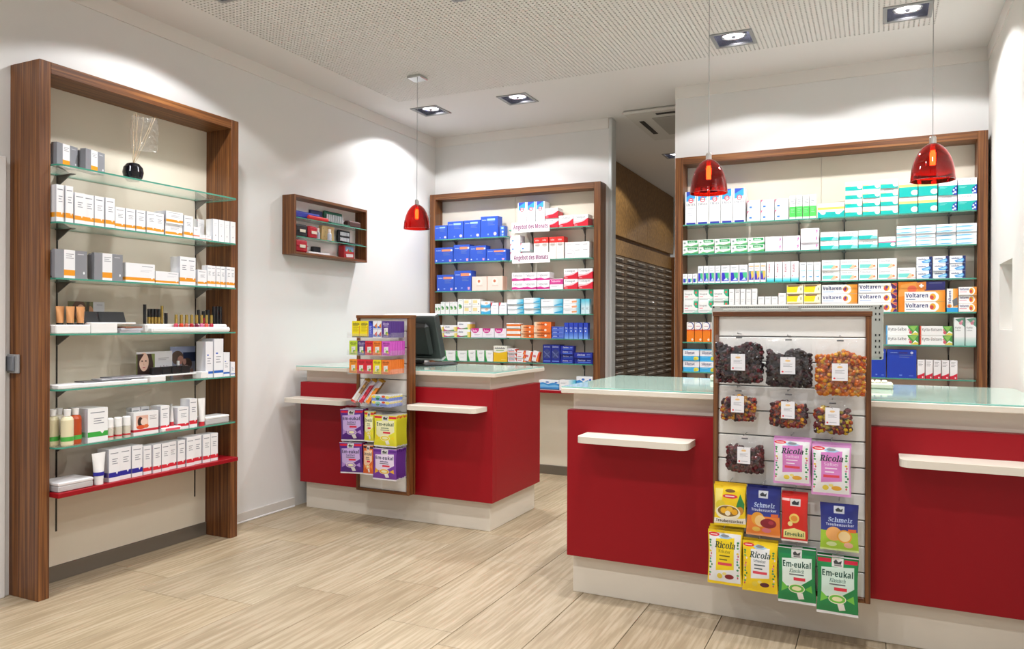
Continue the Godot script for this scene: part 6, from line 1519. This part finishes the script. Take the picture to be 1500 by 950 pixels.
func _ready():
	rng.seed = 11
	set_stage()
	spots = [[-3.15, 5.10, Vector3(0.06, 0, 0)], [-2.40, 5.10, Vector3(0.06, 0, 0)], [-0.74, 4.54, Vector3(0.08, 0, 0)], [0.13, 4.56, Vector3(0.08, 0, 0)], [-2.95, 2.82, Vector3.ZERO],
		[-1.85, 3.3, Vector3.ZERO], [-0.74, 2.82, Vector3.ZERO], [0.13, 2.82, Vector3.ZERO], [-2.95, 1.2, Vector3.ZERO], [-1.6, 1.2, Vector3.ZERO], [-0.4, 1.2, Vector3.ZERO], [-2.6, -0.8, Vector3.ZERO], [-0.6, -0.8, Vector3.ZERO], [-1.78, 7.46, Vector3.ZERO], [-1.5, 9.2, Vector3.ZERO]]
	make_materials()
	shell()
	var lights_said := ["square ceiling spotlight in the corner above the far shelf unit", "square ceiling spotlight above the far shelf unit, away from the corner", "square ceiling spotlight above the wide shelf unit, nearer the store", "square ceiling spotlight above the wide shelf unit by the right wall", "square ceiling spotlight above the tall makeup cabinet", "square ceiling spotlight above the gap between counters", "square ceiling spotlight above the near candy rack", "square ceiling spotlight over the shop floor by the right wall", "square ceiling spotlight over the shop floor by the door", "square ceiling spotlight over the middle of the shop floor", "square ceiling spotlight straight above the camera side", "square ceiling spotlight at the shop entrance by the left wall", "square ceiling spotlight at the shop entrance by the right wall", "square ceiling spotlight inside the store room", "square ceiling spotlight deep inside the store room"]
	for i in spots.size():
		downlight(spots[i][0], spots[i][1], spots[i][2], lights_said[i])
	pendant(-2.80, 4.36, 1.888, "red glass pendant lamp over the far counter")
	pendant(-0.738, 3.755, 1.888, "red glass pendant lamp over the near counter beside the store opening")
	pendant(0.222, 3.83, 1.888, "red glass pendant lamp over the near counter by the right wall")
	var kinds := packs()
	for k in kinds:
		printed(k, kinds[k][1], kinds[k][2], kinds[k][3], kinds[k][4])
	more_prints()
	var sheet_tex := ImageTexture.create_from_image(sheet)
	for rough in [0.42, 0.3, 0.35, 0.25]:
		print_mat(rough).albedo_texture = sheet_tex
	# the three shelf units
	var yl := [1.965, 1.705, 1.451, 1.198, 0.946, 0.684]
	var sl := []
	for y in yl:
		sl.append([y, 0.054, 1.124])
	sl.append([0.478, 0.054, 1.124, true])
	var at_l := V(-3.375, 0, 2.157)
	wall_unit("makeup_cabinet", "tall open walnut cabinet of cosmetics on the left wall", at_l, PI / 2, 1.178, 2.427, 0.21, 0.053, 0.052, sl, 0.055, [0.215, 1.045], wood_z, [])
	var tf_l := Transform3D(Basis(Vector3.UP, PI / 2), at_l)
	row_of("L", tf_l, SHELVED["L"], yl + [0.478], 0.04, 0.15, ["makeup cabinet shelf one", "makeup cabinet shelf two", "makeup cabinet shelf three", "makeup cabinet shelf four", "makeup cabinet shelf five", "makeup cabinet shelf six", "red makeup cabinet shelf"], kinds, [0.055, 1.122])
	var ym := [1.984, 2.034, 1.782, 1.780, 1.532, 1.332, 1.133, 0.932, 0.712]
	var sm := []
	for i in 8:
		if i in [0, 2]:
			sm.append([ym[i], 0.058, 0.775])
		elif i in [1, 3]:
			sm.append([ym[i], 0.78, 1.526])
		else:
			sm.append([ym[i], 0.058, 0.775])
			sm.append([ym[i], 0.78, 1.526])
	sm.append([ym[8], 0.058, 1.526, true])
	var at_m := V(-3.56, 0, 5.755)
	wall_unit("shelf_unit", "walnut framed shelf unit of medicine in the far corner", at_m, 0.0, 1.584, 2.385, 0.13, 0.057, 0.05, sm, 0.03, [0.21, 0.667, 0.943, 1.412], wood_x, [0.78])
	row_of("M", Transform3D(Basis(), at_m), SHELVED["M"], ym, 0.02, 0.11, ["far unit left top shelf", "far unit right top shelf", "far unit left second shelf", "far unit right second shelf", "far unit shelf three", "far unit shelf four", "far unit shelf five", "far unit shelf six", "far unit red shelf"], kinds, [0.059, 1.525])
	var yr := [1.923, 1.725, 1.528, 1.330, 1.134, 0.934]
	var sr := []
	for y in yr:
		sr.append([y, 0.054, 0.915])
		sr.append([y, 0.919, 1.768])
	sr.append([0.712, 0.054, 1.768, true])
	var at_r := V(-1.2413, 0, 5.17)
	wall_unit("shelf_unit", "wide walnut framed shelf unit of medicine behind the near counter", at_r, 0.0, 1.823, 2.385, 0.155, 0.052, 0.048, sr, 0.03, [0.188, 0.783, 1.055, 1.637], wood_x, [0.917])
	row_of("R", Transform3D(Basis(), at_r), SHELVED["R"], yr, 0.02, 0.13, ["wide unit top shelf", "wide unit shelf two", "wide unit shelf three", "wide unit shelf four", "wide unit shelf five", "wide unit shelf six"], kinds, [0.054, 1.768])
	for q in [[-2.742, 2.006, "white paper offer sign with pink lettering on the highest shelf edge"], [-2.737, 1.752, "white paper offer sign with pink lettering on the lower shelf edge"]]:
		solo(carton("angebot", 0.342, 0.084, 0.001), "offer_sign", print_mat(), q[2], "sign", V(q[0] + 0.171, q[1], 5.722), Vector3(0.06, 0, 0.0), "offer signs")
	# two tilted tubes of ointment cartons beside the dark blue ones
	for q in [[0.955, "flame orange carton leaning beside the dark blue cartons, far unit"], [1.022, "flame orange carton leaning against the dark blue cartons, far unit"]]:
		solo(carton("redorange", 0.06, 0.085, 0.035), "medicine_carton", print_mat(), q[1], "carton", at_m + Vector3(q[0], 0.9405, 0.01), Vector3(0.0, 0, -0.22))
	# counters and racks
	counter("sales_counter", "red and cream sales counter at the far left wall", -3.512, -2.03, -2.053, 4.081, 4.74, [[-3.532, -3.04], [-2.572, -2.09]], true)
	counter("sales_counter", "red and cream sales counter nearest the camera", -1.29, 0.575, 0.57, 3.345, 4.13, [[-1.19, -0.7], [0.08, 0.55]], false)
	var t1 = slat_rack("candy_rack", "walnut edged slat rack of candy on the far counter front", -2.975, -2.577, 3.936, 0.195, 1.302)
	var t2 = slat_rack("candy_rack", "walnut edged slat rack of candy on the near counter front", -0.607, -0.016, 3.2, 0.19, 1.304)
	rack_goods(t1, t2)
	wall_box()
	cabinet_goods(tf_l)
	store_room()
	appliances()
